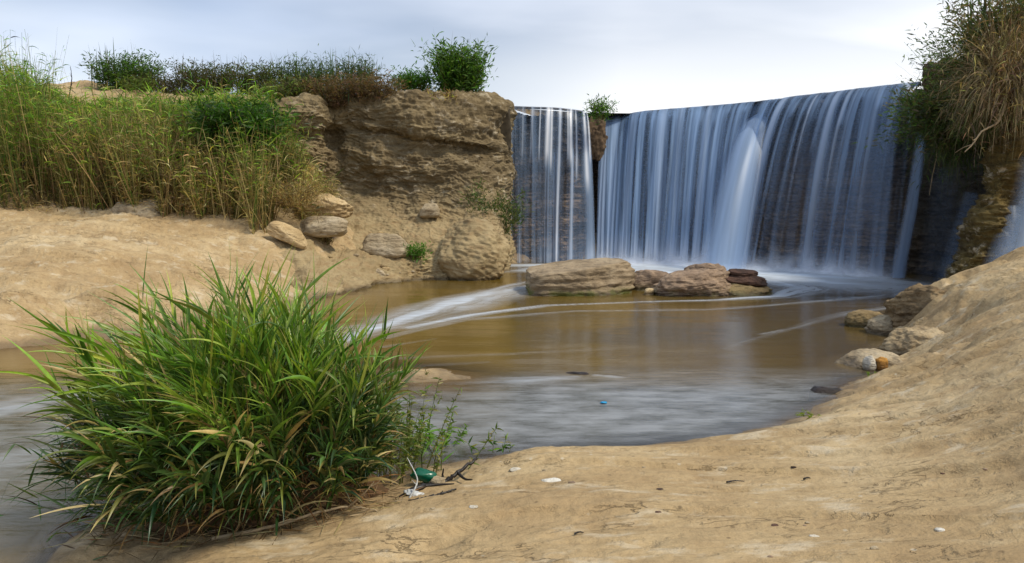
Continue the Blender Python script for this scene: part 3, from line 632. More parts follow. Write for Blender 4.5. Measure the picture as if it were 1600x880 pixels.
# back veil close to the wall, thin
c1b = [(a, b + 1, z, c + 10, d - 3) for a, b, z, c, d in c1]
sheet('back_veil', c1b, 500, 60, [(1000 + 23 * k, 5, .3, 0, .9, 0) for k in range(18)] + dk[::2], lambda pu: np.interp(pu, [935, 1130, 1250, 1440], [.30, .20, .05, .03]), w1, 7.0, off=-.05)
def spray(off, h, seed, k):
    line = curve_pts([G(px, py, 0) for px, py in [(930, 410), (1000, 412), (1100, 415), (1170, 419), (1250, 423), (1340, 429), (1420, 436)]], 260); line = line + np.array([-.6, -.8, 0]) * off
    nv = 24; s = np.linspace(0, 1, nv)[:, None]; x = np.linspace(0, 1, 260)[None]
    hh = h * (.7 + .5 * fbm(np.stack([x[0] * 14, x[0] * 0, x[0] * 0 + seed], 1), 3))
    S = np.repeat(line[None], nv, 0); S[..., 2] = -.01 + s * hh[None]; S[..., :2] += np.array([-.6, -.8]) * .12 * ((1 - s) ** 2)[..., None]
    a = (1 - s) ** 1.8 * k * (.75 + .6 * fbm(np.stack([np.repeat(x * 22, nv, 0), np.repeat(s * 1.5, 260, 1), np.full((nv, 260), seed + 2.)], -1), 3)) * sstep(0, .06, x) * sstep(1, .8, x)
    build('spray', S.reshape(-1, 3), gridfaces(nv, 260), m_fall, w1, {'veil': np.clip(a, 0, .9).ravel(), 'white': np.full(a.size, .75)})
spray(.05, .75, 1.0, .7); spray(.22, .5, 5.0, .7); spray(.42, .26, 9.0, .75)
# heavy jet that springs clear of the ledge
c2 = [(1180, 184, 3.44, 1092, 417), (1196, 174, 3.56, 1116, 418), (1206, 171, 3.6, 1142, 418), (1215, 176, 3.53, 1166, 419)]
def jet():
    T = np.array([G(a, b, z) for a, b, z, c, d in c2]) ; Bq = np.array([G(c, d, 0) for a, b, z, c, d in c2])
    T[:, :2] += np.array([-.10, -.16]); Bq[:, :2] += (G(1140, 440, 0)[:2] - G(1140, 417, 0)[:2]) * .35
    n, nv = 90, 80; u = np.linspace(0, 3, n); T = catmull(T, u); Bq = catmull(Bq, u); s = np.linspace(0, 1, nv)[:, None]
    S = np.empty((nv, n, 3)); S[..., :2] = T[None, :, :2] + (Bq - T)[None, :, :2] * s[..., None]; S[..., 2] = T[None, :, 2] + (Bq - T)[None, :, 2] * (s ** 2 * .97 + .03 * s)
    x = np.linspace(-1, 1, n)[None]; a = sstep(1.0, .45, np.abs(x)) * (1.0 - .38 * s) * (1 + .25 * fbm(np.stack([np.repeat(x, nv, 0) * 3, np.repeat(s, n, 1), np.zeros((nv, n))], -1), 3))
    S[..., 1] -= (1 - x ** 2) * .07; a = np.clip(a * sstep(0, .05, s + .02), 0, .98)
    o = build('jet', S.reshape(-1, 3), gridfaces(nv, n), m_fall, w1, {'veil': a.ravel(), 'white': (np.clip(.16 - .1 * s, 0, 1) * np.ones_like(x)).ravel()})
    o['label'] = 'bright arching spout bulging forward from the ledge'
jet()
def strand(name, pts_, w, alpha, parent, white=.1, nu=14):
    """a narrow stream: pts (px,py,D)"""
    c = curve_pts([P(*p) for p in pts_], 50); x = np.linspace(-1, 1, nu); s = np.linspace(0, 1, 50)[:, None]
    ww = w * (1 + .6 * s); S = c[:, None, :] + np.stack([x[None] * ww, -(1 - x[None] ** 2) * ww * .5, 0 * x[None] * s], -1)
    a = (1 - x[None] ** 2) ** 1.3 * alpha * (1 + .3 * fbm(np.stack([np.repeat(x[None] * 2, 50, 0), np.repeat(s, nu, 1) * 2, np.full((50, nu), w * 99)], -1), 2)) * sstep(0, .06, s)
    return build(name, S.reshape(-1, 3), gridfaces(50, nu), m_fall, parent, {'veil': np.clip(a, 0, 1).ravel(), 'white': np.full(a.size, white)})
strand('stream', [(1443, 178, 12.1), (1436, 240, 12.0), (1424, 320, 11.9), (1408, 400, 11.9), (1402, 434, 11.9)], .10, .75, w1)
strand('stream', [(1412, 128, 12.6), (1418, 140, 12.4), (1424, 165, 12.3), (1430, 200, 12.2)], .09, .5, w1, .5)
w3 = empty('waterfall', P(1575, 400, 8.5), 'narrow side fall spilling down the ochre rock at the right edge', 'waterfall', 'waterfalls')
strand('stream', [(1612, 240, 9.0), (1606, 300, 8.9), (1598, 350, 8.75), (1580, 420, 8.5)], .18, .5, w3)
strand('stream', [(1580, 320, 9.0), (1578, 350, 8.85), (1566, 390, 8.7), (1548, 440, 8.5)], .14, .35, w3)
w4 = empty('waterfall', P(1490, 440, 9.8), 'faint thin trickle in the dark recess left of the ochre rock', 'waterfall', 'waterfalls')
strand('stream', [(1516, 300, 10.2), (1512, 320, 10.2), (1498, 370, 10.1), (1478, 440, 10.0)], .12, .32, w4, 0)
strand('stream', [(1478, 260, 11.6), (1472, 340, 11.5), (1462, 440, 11.3)], .25, .12, w4, 0)
w2 = empty('waterfall', G(860, 412, 0), 'small thin waterfall of separate white threads beside the sandy cliff corner', 'waterfall', 'waterfalls')
c3 = [(796, 165, LZ, 797, 411), (830, 166, LZ, 828, 411), (870, 167.5, LZ, 866, 411), (900, 170, LZ, 900, 411), (916, 173, LZ, 932, 410)]
s2 = [(799, 2.2, .75, 0, 1.1, .4), (806, 1.5, .2, 0, .8, .1), (819, 1.6, .4, .0, .6, .4), (832, 2, .55, 0, .6, .4), (845, 1.2, .65, 0, .6, .7), (857, 4.5, .98, 0, .62, 1.0), (857, 6, .35, .55, 1.1, .1), (862, 2, .7, 0, .65, .9), (875, 2, .75, 0, 1.1, .6), (886, 1.5, .55, 0, .6, .8),
      (891, 3, .95, 0, .62, 1.0), (893, 2.2, .6, .5, 1.1, .3), (899, 1.2, .6, 0, .7, .5), (909, 2.2, .9, 0, .75, .8), (911, 4, .45, .5, 1.1, .1), (914, 1.2, .8, 0, .6, .9), (840, 8, .12, .4, 1.1, 0), (868, 6, .2, .5, 1.1, 0)]  # strongest whiteness paints the glare of sky through the upper sheet
sheet('veil', c3, 300, 80, s2, .16, w2, 13.0, noise_amp=.8)

# ------------------------------------------------------------------ rocks
def ico(n):
    import bmesh
    bm = bmesh.new(); bmesh.ops.create_icosphere(bm, subdivisions=n, radius=1); V = np.array([v.co[:] for v in bm.verts]); Fq = np.array([[v.index for v in f.verts] for f in bm.faces]); bm.free(); return V, Fq
ICO = {k: ico(k) for k in (3, 4, 5, 6)}
def rock_geo(c, size, rot=0, tilt=(0, 0), seed=0, sub=5, boxy=4.0, rough=.12, cuts=5, strata=.02):
    V, Fq = ICO[sub]; rs = np.random.default_rng(seed)
    n = (np.abs(V) ** boxy).sum(1) ** (-1 / boxy); v = V * n[:, None]
    for _ in range(cuts):
        d = rs.normal(size=3); d[2] = abs(d[2]) * .8; d /= np.linalg.norm(d); k = rs.uniform(.72, .95); h = v @ d; over = np.clip(h - k, 0, None); v = v - over[:, None] * d * .85
    v = v + (V * fbm(v * 1.1 + seed * 3.1, 4)[:, None]) * rough
    s = np.array(size); v = v * s
    v = v + V * (fbm(v / s.max() * [5, 5, 9] + seed, 4) * .05 * s.max() * rough * 5)[:, None]
    led = fbm(np.stack([v[:, 0] * .8, v[:, 1] * .8, v[:, 2] * 22 / (s.max() + .3)], 1) + seed, 3); v[:, :2] *= 1 + led[:, None] * strata * 1.2
    cx, sx = math.cos(tilt[0]), math.sin(tilt[0]); cy, sy = math.cos(tilt[1]), math.sin(tilt[1]); cz, sz = math.cos(rot), math.sin(rot)
    R = np.array([[cz, -sz, 0], [sz, cz, 0], [0, 0, 1]]) @ np.array([[cy, 0, sy], [0, 1, 0], [-sy, 0, cy]]) @ np.array([[1, 0, 0], [0, cx, -sx], [0, sx, cx]])
    return v @ R.T + np.array(c), Fq
def rock(name, c, size, mat, label, cat='rock', group=None, **kw):
    V, Fq = rock_geo(c, size, **kw); o = build(name, V, Fq, mat); recentre(o); return tag(o, label, cat, group)
def pxrock(name, x0, x1, y0, y1, D, mat, label, depth=.7, sinkf=.15, **kw):
    """a rock that spans the photo box x0..x1, y0..y1 at distance D"""
    a = P(x0, (y0 + y1) / 2, D); b = P(x1, (y0 + y1) / 2, D); t = P((x0 + x1) / 2, y0, D); u = P((x0 + x1) / 2, y1, D)
    w = (b[0] - a[0]) / 2; h = (t[2] - u[2]) / 2; h2 = h * (1 + sinkf); c = [(a[0] + b[0]) / 2, D + w * depth * .5, t[2] - h2]
    return rock(name, c, (w * 1.03, max(w * depth, .04), h2), mat, label, **kw)
RB = 'boulders in the pool'
pxrock('boulder', 756, 797, 166, 232, 14.75, plain('dark_damp_soil', (.055, .042, .025), .9, .7, 12), 'dark damp crumbling block at the cliff top beside the small fall', .6, .1, cat='boulder', seed=47, boxy=6, rough=.12, sub=5, cuts=2)
pxrock('boulder', 828, 990, 409, 464, 9.9, m_rock_grey, 'large flat topped grey boulder, leftmost in the pool before the falls', .75, .25, cat='boulder', group=RB, seed=3, boxy=7, rough=.07, cuts=2, sub=6, tilt=(.0, -.02))
pxrock('boulder', 984, 1052, 424, 462, 10.4, m_rock_red, 'low middle boulder wedged between the two bigger pool boulders', .8, .3, cat='boulder', group=RB, seed=8, boxy=5, rough=.12)
pxrock('rock', 1006, 1022, 450, 464, 9.75, m_rock_gold, 'small yellow stone tucked under the low middle boulder in the pool', .8, .2, cat='rock', seed=4, sub=4)
pxrock('boulder', 1022, 1150, 424, 465, 9.7, m_rock_red, 'reddish brown ribbed boulder right of the low middle one', .6, .25, cat='boulder', group=RB, seed=12, boxy=3.2, rough=.14, cuts=5, sub=6, tilt=(0, -.08), strata=.04)
pxrock('boulder', 1072, 1142, 413, 450, 10.1, m_rock_red, 'peaked crest boulder rising behind the reddish ribbed one', .7, .3, cat='boulder', group=RB, seed=15, boxy=2.6, rough=.16, sub=5)
pxrock('boulder', 1110, 1216, 442, 464, 9.8, m_rock_shore, 'low olive ledge rock forming the right tail of the pool boulders', .7, .4, cat='boulder', group=RB, seed=18, boxy=3, rough=.16, sub=5)
pxrock('stone_slab', 1140, 1184, 421, 432, 9.95, m_rock_dark, 'thin brown slab topmost on the stack at the pool boulders', .6, .0, cat='slab', seed=21, boxy=3, cuts=2, tilt=(0, .04))
pxrock('stone_slab', 1134, 1200, 430, 447, 9.9, m_rock_dark, 'dark wet slab beneath the thin brown slab on the pool boulders', .6, .0, cat='slab', seed=22, boxy=3, cuts=3, tilt=(0, .12))
# left bank
pxrock('boulder', 462, 544, 303, 340, 11.6, m_rock_gold, 'golden rounded boulder with a broken front on the left bank', .7, .1, cat='boulder', group='pale rocks on the left bank', seed=31, boxy=3.6, rough=.12, sub=6, cuts=4)
pxrock('stone_slab', 466, 539, 338, 364, 11.2, m_rock_pale, 'flat pale slab lying just below the golden boulder', .6, .25, cat='slab', group='pale rocks on the left bank', seed=32, boxy=3, rough=.1, cuts=3)
pxrock('stone_slab', 417, 482, 355, 379, 10.6, m_rock_gold, 'long tilted pale block sloping down to the right below the reeds', .45, .0, cat='slab', group='pale rocks on the left bank', seed=33, boxy=5, rough=.09, cuts=3, tilt=(.1, .42))
pxrock('boulder', 168, 262, 308, 348, 10.9, m_rock_pale, 'smooth pale sandy mound stone under the left reeds', .8, .5, cat='boulder', group='pale rocks on the left bank', seed=34, boxy=2.2, rough=.12, cuts=2)
pxrock('stone_slab', 568, 636, 367, 402, 11.9, m_rock_pale, 'pale slab half sunk in the slope left of the small green shrub', .5, .1, cat='slab', seed=35, boxy=4, rough=.1, cuts=3, tilt=(-.3, .05))
pxrock('rock', 654, 686, 318, 337, 13.0, m_rock_pale, 'small pale rock on the slope beneath the cliff face', .8, .2, seed=36, sub=4)
pxrock('rock', 582, 602, 419, 436, 11.5, m_rock_pale, 'whitish fist sized rock at the foot of the slope', .9, .2, seed=37, sub=4)
pxrock('stone_slab', 738, 786, 424, 434, 12.4, m_rock_shore, 'low flat stone at the waterline below the cliff corner', .6, .3, cat='slab', seed=38, sub=4)
pxrock('rock', 720, 730, 423, 431, 12.2, m_white_stone, 'tiny white stone at the waterline near the cliff corner', .9, .2, seed=39, sub=3)
pxrock('boulder', 684, 788, 346, 438, 12.0, m_cliff, 'big rounded rock buttress at the cliff foot beside the pool', .9, .2, cat='boulder', seed=41, boxy=2.6, rough=.14, cuts=4, sub=6, tilt=(-.25, .30))
for k in range(34):
    px = RNG.uniform(500, 785); py = RNG.uniform(345, 442); rr_ = RNG.uniform(.012, .05)
    i_, j_ = np.unravel_index(np.argmin(np.abs(SPX - px) * 1.0 + np.abs(SPY - py)), SPX.shape); q = CLd[i_, j_]
    rock('loose_stone', q + [0, -.0, rr_ * .1], (rr_ * 1.4, rr_, rr_ * .7), [m_rock_pale, m_cliff, m_rock_gold][k % 3], 'loose stone on the eroded slope below the cliff', 'stone', 'loose stones on the slope below the cliff', seed=400 + k, sub=3, boxy=3, cuts=5)
# right shore
pxrock('rock_outcrop', 1416, 1508, 450, 524, 6.35, rock_mat('brown_bank_rock', (.34, .245, .13), (.24, .165, .085), (.12, .08, .04)), 'dark faced brown rock outcrop jutting from the far end of the right bank', 1.3, .3, cat='rock', seed=91, boxy=3.6, rough=.2, sub=6, cuts=7, tilt=(-.1, -.28), strata=.04)
pxrock('rock_outcrop', 1402, 1490, 515, 582, 5.45, rock_mat('tan_bank_rock', (.46, .36, .22), (.36, .27, .155), (.22, .155, .085)), 'tan worn rock ledge low on the right bank above the flat slab', 1.1, .3, cat='rock', seed=92, boxy=3.4, rough=.18, sub=6, cuts=6, tilt=(-.05, -.38), strata=.04)
pxrock('rock', 1330, 1396, 488, 516, 7.0, m_rock_shore, 'smooth brown rock at the right shore, farther of two', .8, .35, group='rocks on the right shore', seed=51, boxy=2.4, rough=.1, tilt=(0, .1))
pxrock('rock', 1356, 1416, 497, 530, 6.6, m_rock_pale, 'angular pale rock at the right shore overlapping the brown rock', .8, .15, group='rocks on the right shore', seed=52, boxy=3, rough=.15, cuts=6, tilt=(0, -.3))
pxrock('stone_slab', 1314, 1420, 552, 592, 5.2, m_rock_pale, 'flat pale slab at the water edge under a white stone', .6, .6, cat='slab', seed=54, boxy=3, rough=.1, cuts=2, tilt=(.05, .05))
pxrock('rock', 1352, 1372, 557, 580, 5.05, m_white_stone, 'white faceted stone on the flat slab at the right shore', .9, .1, seed=55, boxy=2.5, cuts=7, sub=4)
pxrock('rock', 1370, 1388, 559, 578, 5.05, rock_mat('orange_stone', (.5, .25, .05), (.42, .2, .04), (.25, .12, .03)), 'orange stone beside the white stone at the right shore', .9, .1, seed=56, boxy=3, cuts=4, sub=4)
pxrock('stone_slab', 1270, 1325, 606, 632, 4.45, m_rock_dark, 'dark flat rock half in water at the near right shore', .6, .6, cat='slab', seed=57, boxy=3, sub=4)
for k, (px, py, r_, lb) in enumerate([(862, 752, .03, 'whitish chalky stone set in the near sand, centre'), (806, 734, .02, 'small pale chip on the near sand left of the chalky stone'), (740, 792, .012, 'tiny white pebble on the near sand by the grass'),
                                      (1470, 828, .012, 'tiny white pebble on the near sand, lower right'), (1272, 838, .010, 'tiny white pebble on the near sand, lower centre right')]):
    z = .15
    for _ in range(6): g = G(px, py, z); z = float(ground_z(g[0], g[1]))
    rock('pebble', g, (r_ * 1.4, r_, r_ * .35), m_white_stone, lb, 'pebble', 'pebbles on the near sand', seed=60 + k, sub=3, boxy=2.5)
for k in range(16):
    px = RNG.uniform(620, 1600); py = RNG.uniform(730, 878); z = .2
    for _ in range(6): g = G(px, py, z); z = float(ground_z(g[0], g[1]))
    if z < .05: continue
    r_ = RNG.uniform(.004, .010)
    rock('pebble', g, (r_ * 1.5, r_, r_ * .5), [m_rock_pale, m_rock_dark, m_rock_red][k % 3], 'tiny stone chip lying on the near sandstone', 'pebble', 'stone chips on the near sand', seed=100 + k, sub=3, boxy=2.5)

# ------------------------------------------------------------------ plants
def unit(v): return v / (np.linalg.norm(v, axis=-1, keepdims=True) + 1e-9)
def blades(base, d0, length, width, droop, sway=(0, 0, 0), segs=6, c0=None, c1=None, fold=.25, rng=RNG, prof='leaf'):
    base = np.asarray(base, float); n = len(base); length = np.broadcast_to(length, (n,)).astype(float); width = np.broadcast_to(width, (n,)).astype(float); droop = np.broadcast_to(droop, (n,)).astype(float)
    sway = np.broadcast_to(np.asarray(sway, float), (n, 3)); d = unit(np.asarray(d0, float)); p = base.copy(); path = [p]; dirs = [d]
    for k in range(segs):
        d = unit(d + (np.array([0, 0, -1.0]) * droop[:, None] + sway) / segs); p = p + d * (length / segs)[:, None]; path.append(p); dirs.append(d)
    path = np.stack(path, 1); dirs = np.stack(dirs, 1)
    s0 = unit(np.cross(dirs[:, 0], rng.normal(size=(n, 3)))); side = unit(s0[:, None] - (s0[:, None] * dirs).sum(-1, keepdims=True) * dirs); nr = np.cross(side, dirs)
    t = np.linspace(0, 1, segs + 1)
    w = {'leaf': np.sin(np.pi * np.clip(t, 0, 1) ** .6) * .9 + .12 * (1 - t), 'stem': 1 - .75 * t, 'oval': np.sin(np.pi * t) ** .7 + .03}[prof] * 1.0
    if prof != 'stem': w[-1] = .03
    hw = (width[:, None] * w[None])[..., None] * .5
    if fold: V = np.stack([path - side * hw + nr * hw * fold * 2, path, path + side * hw + nr * hw * fold * 2], 2); k3 = 3
    else: V = np.stack([path - side * hw, path + side * hw], 2); k3 = 2
    r = np.arange(segs)[:, None]; c = np.arange(k3 - 1)[None]; a = (r * k3 + c).ravel()
    f = np.stack([a, a + 1, a + 1 + k3, a + k3], 1); Fq = (f[None] + (np.arange(n) * (segs + 1) * k3)[:, None, None]).reshape(-1, 4)
    C = c0[:, None] + (c1 - c0)[:, None] * t[None, :, None]; C = np.repeat(C[:, :, None], k3, 2)
    return V.reshape(-1, 3), Fq, C.reshape(-1, 3), path, dirs
def bl_build(name, lst, mat, parent=None):
    V = np.concatenate([l[0] for l in lst]); C = np.concatenate([l[2] for l in lst]); o = 0; Fs = []
    for l in lst: Fs.append(l[1] + o); o += len(l[0])
    return build(name, V, np.concatenate(Fs), mat, parent, {'tint': np.clip(C, 0, 1)})
def pal(n, cols_, w=None, jit=.2, rng=RNG):
    cols_ = np.array(cols_); i = rng.choice(len(cols_), n, p=w); return np.clip(cols_[i] * (1 + rng.normal(size=(n, 1)) * jit) * (1 + rng.normal(size=(n, 3)) * jit * .3), .003, .9)
GREEN = [(.05, .12, .014), (.085, .18, .018), (.13, .23, .026), (.04, .085, .016)]
YEL = [(.24, .24, .04), (.30, .27, .07)]; STRAW = [(.56, .43, .20), (.44, .33, .14), (.32, .21, .08)]; DARKG = [(.028, .055, .012), (.04, .075, .014), (.055, .10, .018)]
BROWN = [(.16, .10, .05), (.11, .065, .035), (.20, .13, .065)]

def surf_z(x, y): return ground_z(x, y, False)
# --- foreground clump
def clump():
    rng = np.random.default_rng(5)
    c = G(372, 790, .06); root = empty('grass_clump', (c[0], c[1], .03), 'large bushy green grass clump with long wind-bent blades beside the near water', 'grass clump')
    n = 420; ang = rng.uniform(0, 2 * np.pi, n); rr = np.sqrt(rng.uniform(0, 1, n)); bx = c[0] + np.cos(ang) * rr * .47; by = c[1] + .12 + np.sin(ang) * rr * .36
    bz = np.maximum(ground_z(bx, by, False), -.02)
    base = np.stack([bx, by, bz], 1); e = rr[:, None] * np.stack([np.cos(ang), np.sin(ang)], 1)
    d0 = np.stack([e[:, 0] * .26 + .01 + rng.normal(size=n) * .12, e[:, 1] * .6 - .1 + rng.normal(size=n) * .16, np.full(n, 1.0)], 1)
    Ln = rng.uniform(.5, .95, n) * (1.0 - .34 * rr ** 2) * (1 - .30 * sstep(-.1, -.42, bx - c[0])) * (1 - .10 * sstep(.15, .42, bx - c[0])) * (1 + .22 * np.clip(fbm(np.stack([bx * 5, by * 5, bx * 0], 1), 2), -1, 1)); 
    st = blades(base, d0, Ln, .007, rng.uniform(.1, .6, n), (-.10, 0, 0), 8, pal(n, [(.10, .07, .03), (.07, .09, .02)], rng=rng), pal(n, GREEN, rng=rng), 0, rng, 'stem')
    parts = []
    path, dirs = st[3], st[4]
    # leaves set along the stems
    m = 8200; si = rng.integers(0, n, m); ti = np.clip(rng.beta(2.6, 1.3, m) * 8, 0, 7.99); k = ti.astype(int); f = (ti - k)[:, None]
    pb = path[si, k] * (1 - f) + path[si, k + 1] * f; dd = dirs[si, k]; az = rng.uniform(0, 2 * np.pi, m)
    outw = unit(pb[:, :2] - c[:2]); ld = unit(dd * .8 + np.stack([np.cos(az) * .5 + outw[:, 0] * .22, np.sin(az) * .55 + outw[:, 1] * .35, rng.uniform(.0, .5, m)], 1))
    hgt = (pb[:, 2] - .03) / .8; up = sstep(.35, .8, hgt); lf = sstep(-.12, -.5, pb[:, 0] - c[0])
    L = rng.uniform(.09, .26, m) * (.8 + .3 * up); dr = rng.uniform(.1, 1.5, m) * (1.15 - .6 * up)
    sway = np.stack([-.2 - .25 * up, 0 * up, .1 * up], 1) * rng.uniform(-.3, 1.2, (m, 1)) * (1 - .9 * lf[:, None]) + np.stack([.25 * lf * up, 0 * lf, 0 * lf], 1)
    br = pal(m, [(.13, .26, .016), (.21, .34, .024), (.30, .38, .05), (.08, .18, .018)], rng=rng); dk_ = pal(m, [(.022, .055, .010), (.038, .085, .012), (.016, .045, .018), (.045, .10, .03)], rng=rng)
    cA = dk_ * (1 - up[:, None]) + br * up[:, None]; dryp = rng.uniform(size=m) < .10 * (1.2 - up); cA[dryp] = pal(dryp.sum(), STRAW, rng=rng)  # low leaves coloured darker to paint the shade inside the clump
    tipc = cA * 1.15; tp = rng.uniform(size=m) < .18; tipc[tp] = pal(tp.sum(), YEL, rng=rng)
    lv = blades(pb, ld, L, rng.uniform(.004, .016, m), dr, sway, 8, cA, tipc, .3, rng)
    # long showy blades
    q = 210; ang = rng.uniform(0, 2 * np.pi, q); rr = np.sqrt(rng.uniform(0, 1, q)); b2 = np.stack([c[0] + np.cos(ang) * rr * .36, c[1] + .1 + np.sin(ang) * rr * .3, rng.uniform(.25, .68, q)], 1)
    d2 = np.stack([np.cos(ang) * rr * .5 + rng.normal(size=q) * .25 - .05, np.sin(ang) * rr * .5 - .1 + rng.normal(size=q) * .2, rng.uniform(.5, 1.1, q)], 1)
    cc = pal(q, [(.12, .24, .03), (.17, .30, .05), (.08, .17, .03), (.24, .30, .09)], rng=rng)
    lg = blades(b2, d2, rng.uniform(.22, .42, q), rng.uniform(.012, .024, q), rng.uniform(.1, 1.5, q), np.stack([rng.uniform(-.6, .3, q), np.zeros(q), np.zeros(q)], 1), 10, cc * .8, cc * 1.2, .3, rng)
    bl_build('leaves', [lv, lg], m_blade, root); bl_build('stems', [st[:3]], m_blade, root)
    # dry straw skirt, hanging and poking out low
    q = 1500; ang = rng.uniform(0, 2 * np.pi, q); rr = np.sqrt(rng.uniform(.1, 1, q)); b3 = np.stack([c[0] + np.cos(ang) * rr * .50, c[1] + .08 + np.sin(ang) * rr * .38, rng.uniform(.02, .38, q) * (1.1 - rr * .6)], 1)
    d3 = np.stack([np.cos(ang) * .6 + rng.normal(size=q) * .6, np.sin(ang) * .5 + rng.normal(size=q) * .5, rng.normal(size=q) * .7 + .1], 1)
    cc = pal(q, [(.30, .16, .06), (.20, .10, .04), (.12, .065, .03), (.38, .28, .14), (.05, .07, .02)], [.26, .22, .14, .26, .12], rng=rng)
    bl_build('dry_stalks', [blades(b3, d3, rng.uniform(.08, .26, q), rng.uniform(.003, .008, q), rng.uniform(0, 1.4, q), (0, 0, 0), 6, cc, cc * 1.15, 0, rng)], m_dry, root)
    q = 420; ang = rng.uniform(np.pi * .95, np.pi * 2.05, q); rr = rng.uniform(.8, 1.3, q); tx = c[0] + np.cos(ang) * rr * .52; ty = c[1] + .08 + np.sin(ang) * rr * .36; tz = ground_z(tx, ty) + .004
    cc = pal(q, [(.34, .25, .12), (.22, .13, .06), (.42, .33, .18), (.10, .06, .03)], rng=rng); on = tz > .02
    bl_build('thatch', [blades(np.stack([tx, ty, tz + rng.uniform(0, .012, q)], 1)[on], np.stack([rng.normal(size=q), rng.normal(size=q), np.full(q, .06)], 1)[on], rng.uniform(.04, .16, q)[on], rng.uniform(.002, .006, q)[on], .1, (0, 0, 0), 4, cc[on], cc[on], 0, rng)], m_dry, root)
    # low fine side growth left
    q = 900; b4 = np.stack([c[0] - .42 + rng.normal(size=q) * .12, c[1] + .02 + rng.normal(size=q) * .14, rng.uniform(.02, .42, q)], 1); d4 = np.stack([rng.uniform(-1.1, .2, q), rng.normal(size=q) * .4 - .1, rng.uniform(-.1, .8, q)], 1)
    cc = pal(q, [(.04, .10, .014), (.07, .14, .02), (.13, .17, .04), (.10, .06, .03)], [.4, .3, .15, .15], rng=rng)
    bl_build('fine_leaves', [blades(b4, d4, rng.uniform(.06, .2, q), rng.uniform(.004, .009, q), rng.uniform(0, 1, q), (0, 0, 0), 5, cc, cc * 1.2, .2, rng)], m_blade, root)
    # matted dark root mound under the clump
    V, Fq = rock_geo((c[0] + .02, c[1] + .12, .02), (.50, .34, .14), seed=9, boxy=2.2, rough=.2, cuts=0); build('root_mat', V, Fq, m_soil, root)
clump()
# fine weeds right of it
def weeds(name, px, py, z, w, h, n, label, cat='weed', cols_=None, seed=1, leaf=.03, group=None, lean=(0, 0), dpt=None, stems=26, lwf=.28):
    rng = np.random.default_rng(seed); c = G(px, py, z) if dpt is None else P(px, py, dpt); root = empty(name, c, label, cat, group)
    b = np.stack([c[0] + rng.normal(size=stems) * w * .35, c[1] + rng.normal(size=stems) * w * .25, np.full(stems, c[2] - .01)], 1)
    d = np.stack([(b[:, 0] - c[0]) / w * .5 + lean[0] + rng.normal(size=stems) * .14, rng.normal(size=stems) * .15 + lean[1], np.ones(stems)], 1)
    cc = pal(stems, [(.12, .12, .03), (.07, .11, .02)], rng=rng)
    st = blades(b, d, rng.uniform(.5, 1.0, stems) * h, .004 + .004 * h, rng.uniform(0, .4, stems), (0, 0, 0), 6, cc, cc, 0, rng, 'stem')
    si = rng.integers(0, stems, n); ti = rng.uniform(.8, 5.99, n); k = ti.astype(int); f = (ti - k)[:, None]; pb = st[3][si, k] * (1 - f) + st[3][si, k + 1] * f
    dd = unit(np.stack([rng.normal(size=n), rng.normal(size=n), rng.uniform(-.2, 1.2, n)], 1)); cA = pal(n, cols_ or GREEN + YEL[:1], rng=rng)
    bl_build('leaves', [blades(pb, dd, rng.uniform(.6, 1.5, n) * leaf, leaf * lwf, rng.uniform(0, 1, n), (0, 0, 0), 4, cA, cA * 1.2, .2, rng)], m_leaf, root)
    if stems <= 8:
        for q in range(stems):
            f0 = 6; bl_build('stem', [(st[0][q * 14:(q + 1) * 14], gridfaces(7, 2), st[2][q * 14:(q + 1) * 14])], m_leaf, root)
    else: bl_build('stems', [st[:3]], m_leaf, root)
weeds('fine_weed', 612, 735, .05, .28, .42, 1600, 'fine pale yellow-green weeds at the right flank of the grass clump', seed=3, leaf=.03, cols_=[(.12, .17, .03), (.2, .23, .06), (.08, .13, .02), (.24, .22, .09)], stems=60)
weeds('fine_weed', 655, 700, .0, .22, .22, 500, 'short leafy weeds in the shallow water right of the grass clump', seed=4, leaf=.035, cols_=[(.10, .20, .02), (.14, .24, .03)], stems=20)
weeds('sprout', 690, 735, .05, .03, .26, 14, 'single upright grass sprout standing alone by the dark branch', 'sprout', seed=5, leaf=.10, lwf=.09, stems=3, cols_=[(.10, .25, .02), (.13, .28, .03)])
weeds('sprout', 772, 706, .05, .12, .07, 40, 'low green sprout on the lip of the sand at the water', 'sprout', seed=6, leaf=.035, stems=5)
weeds('sprout', 1272, 650, .07, .10, .03, 60, 'patch of small bright moss leaves on the right water edge', 'moss', seed=8, leaf=.02, stems=8, cols_=[(.18, .24, .02)])
weeds('sprout', 1368, 590, .05, .09, .04, 60, 'green tuft below the white stone at the right shore', 'sprout', seed=9, leaf=.025, stems=8, cols_=[(.16, .26, .02)])
weeds('sprout', 655, 590, .0, .16, .08, 60, 'thin pale sprouts on the little sandbar', 'sprout', seed=10, leaf=.03, stems=8, cols_=[(.14, .16, .05)])

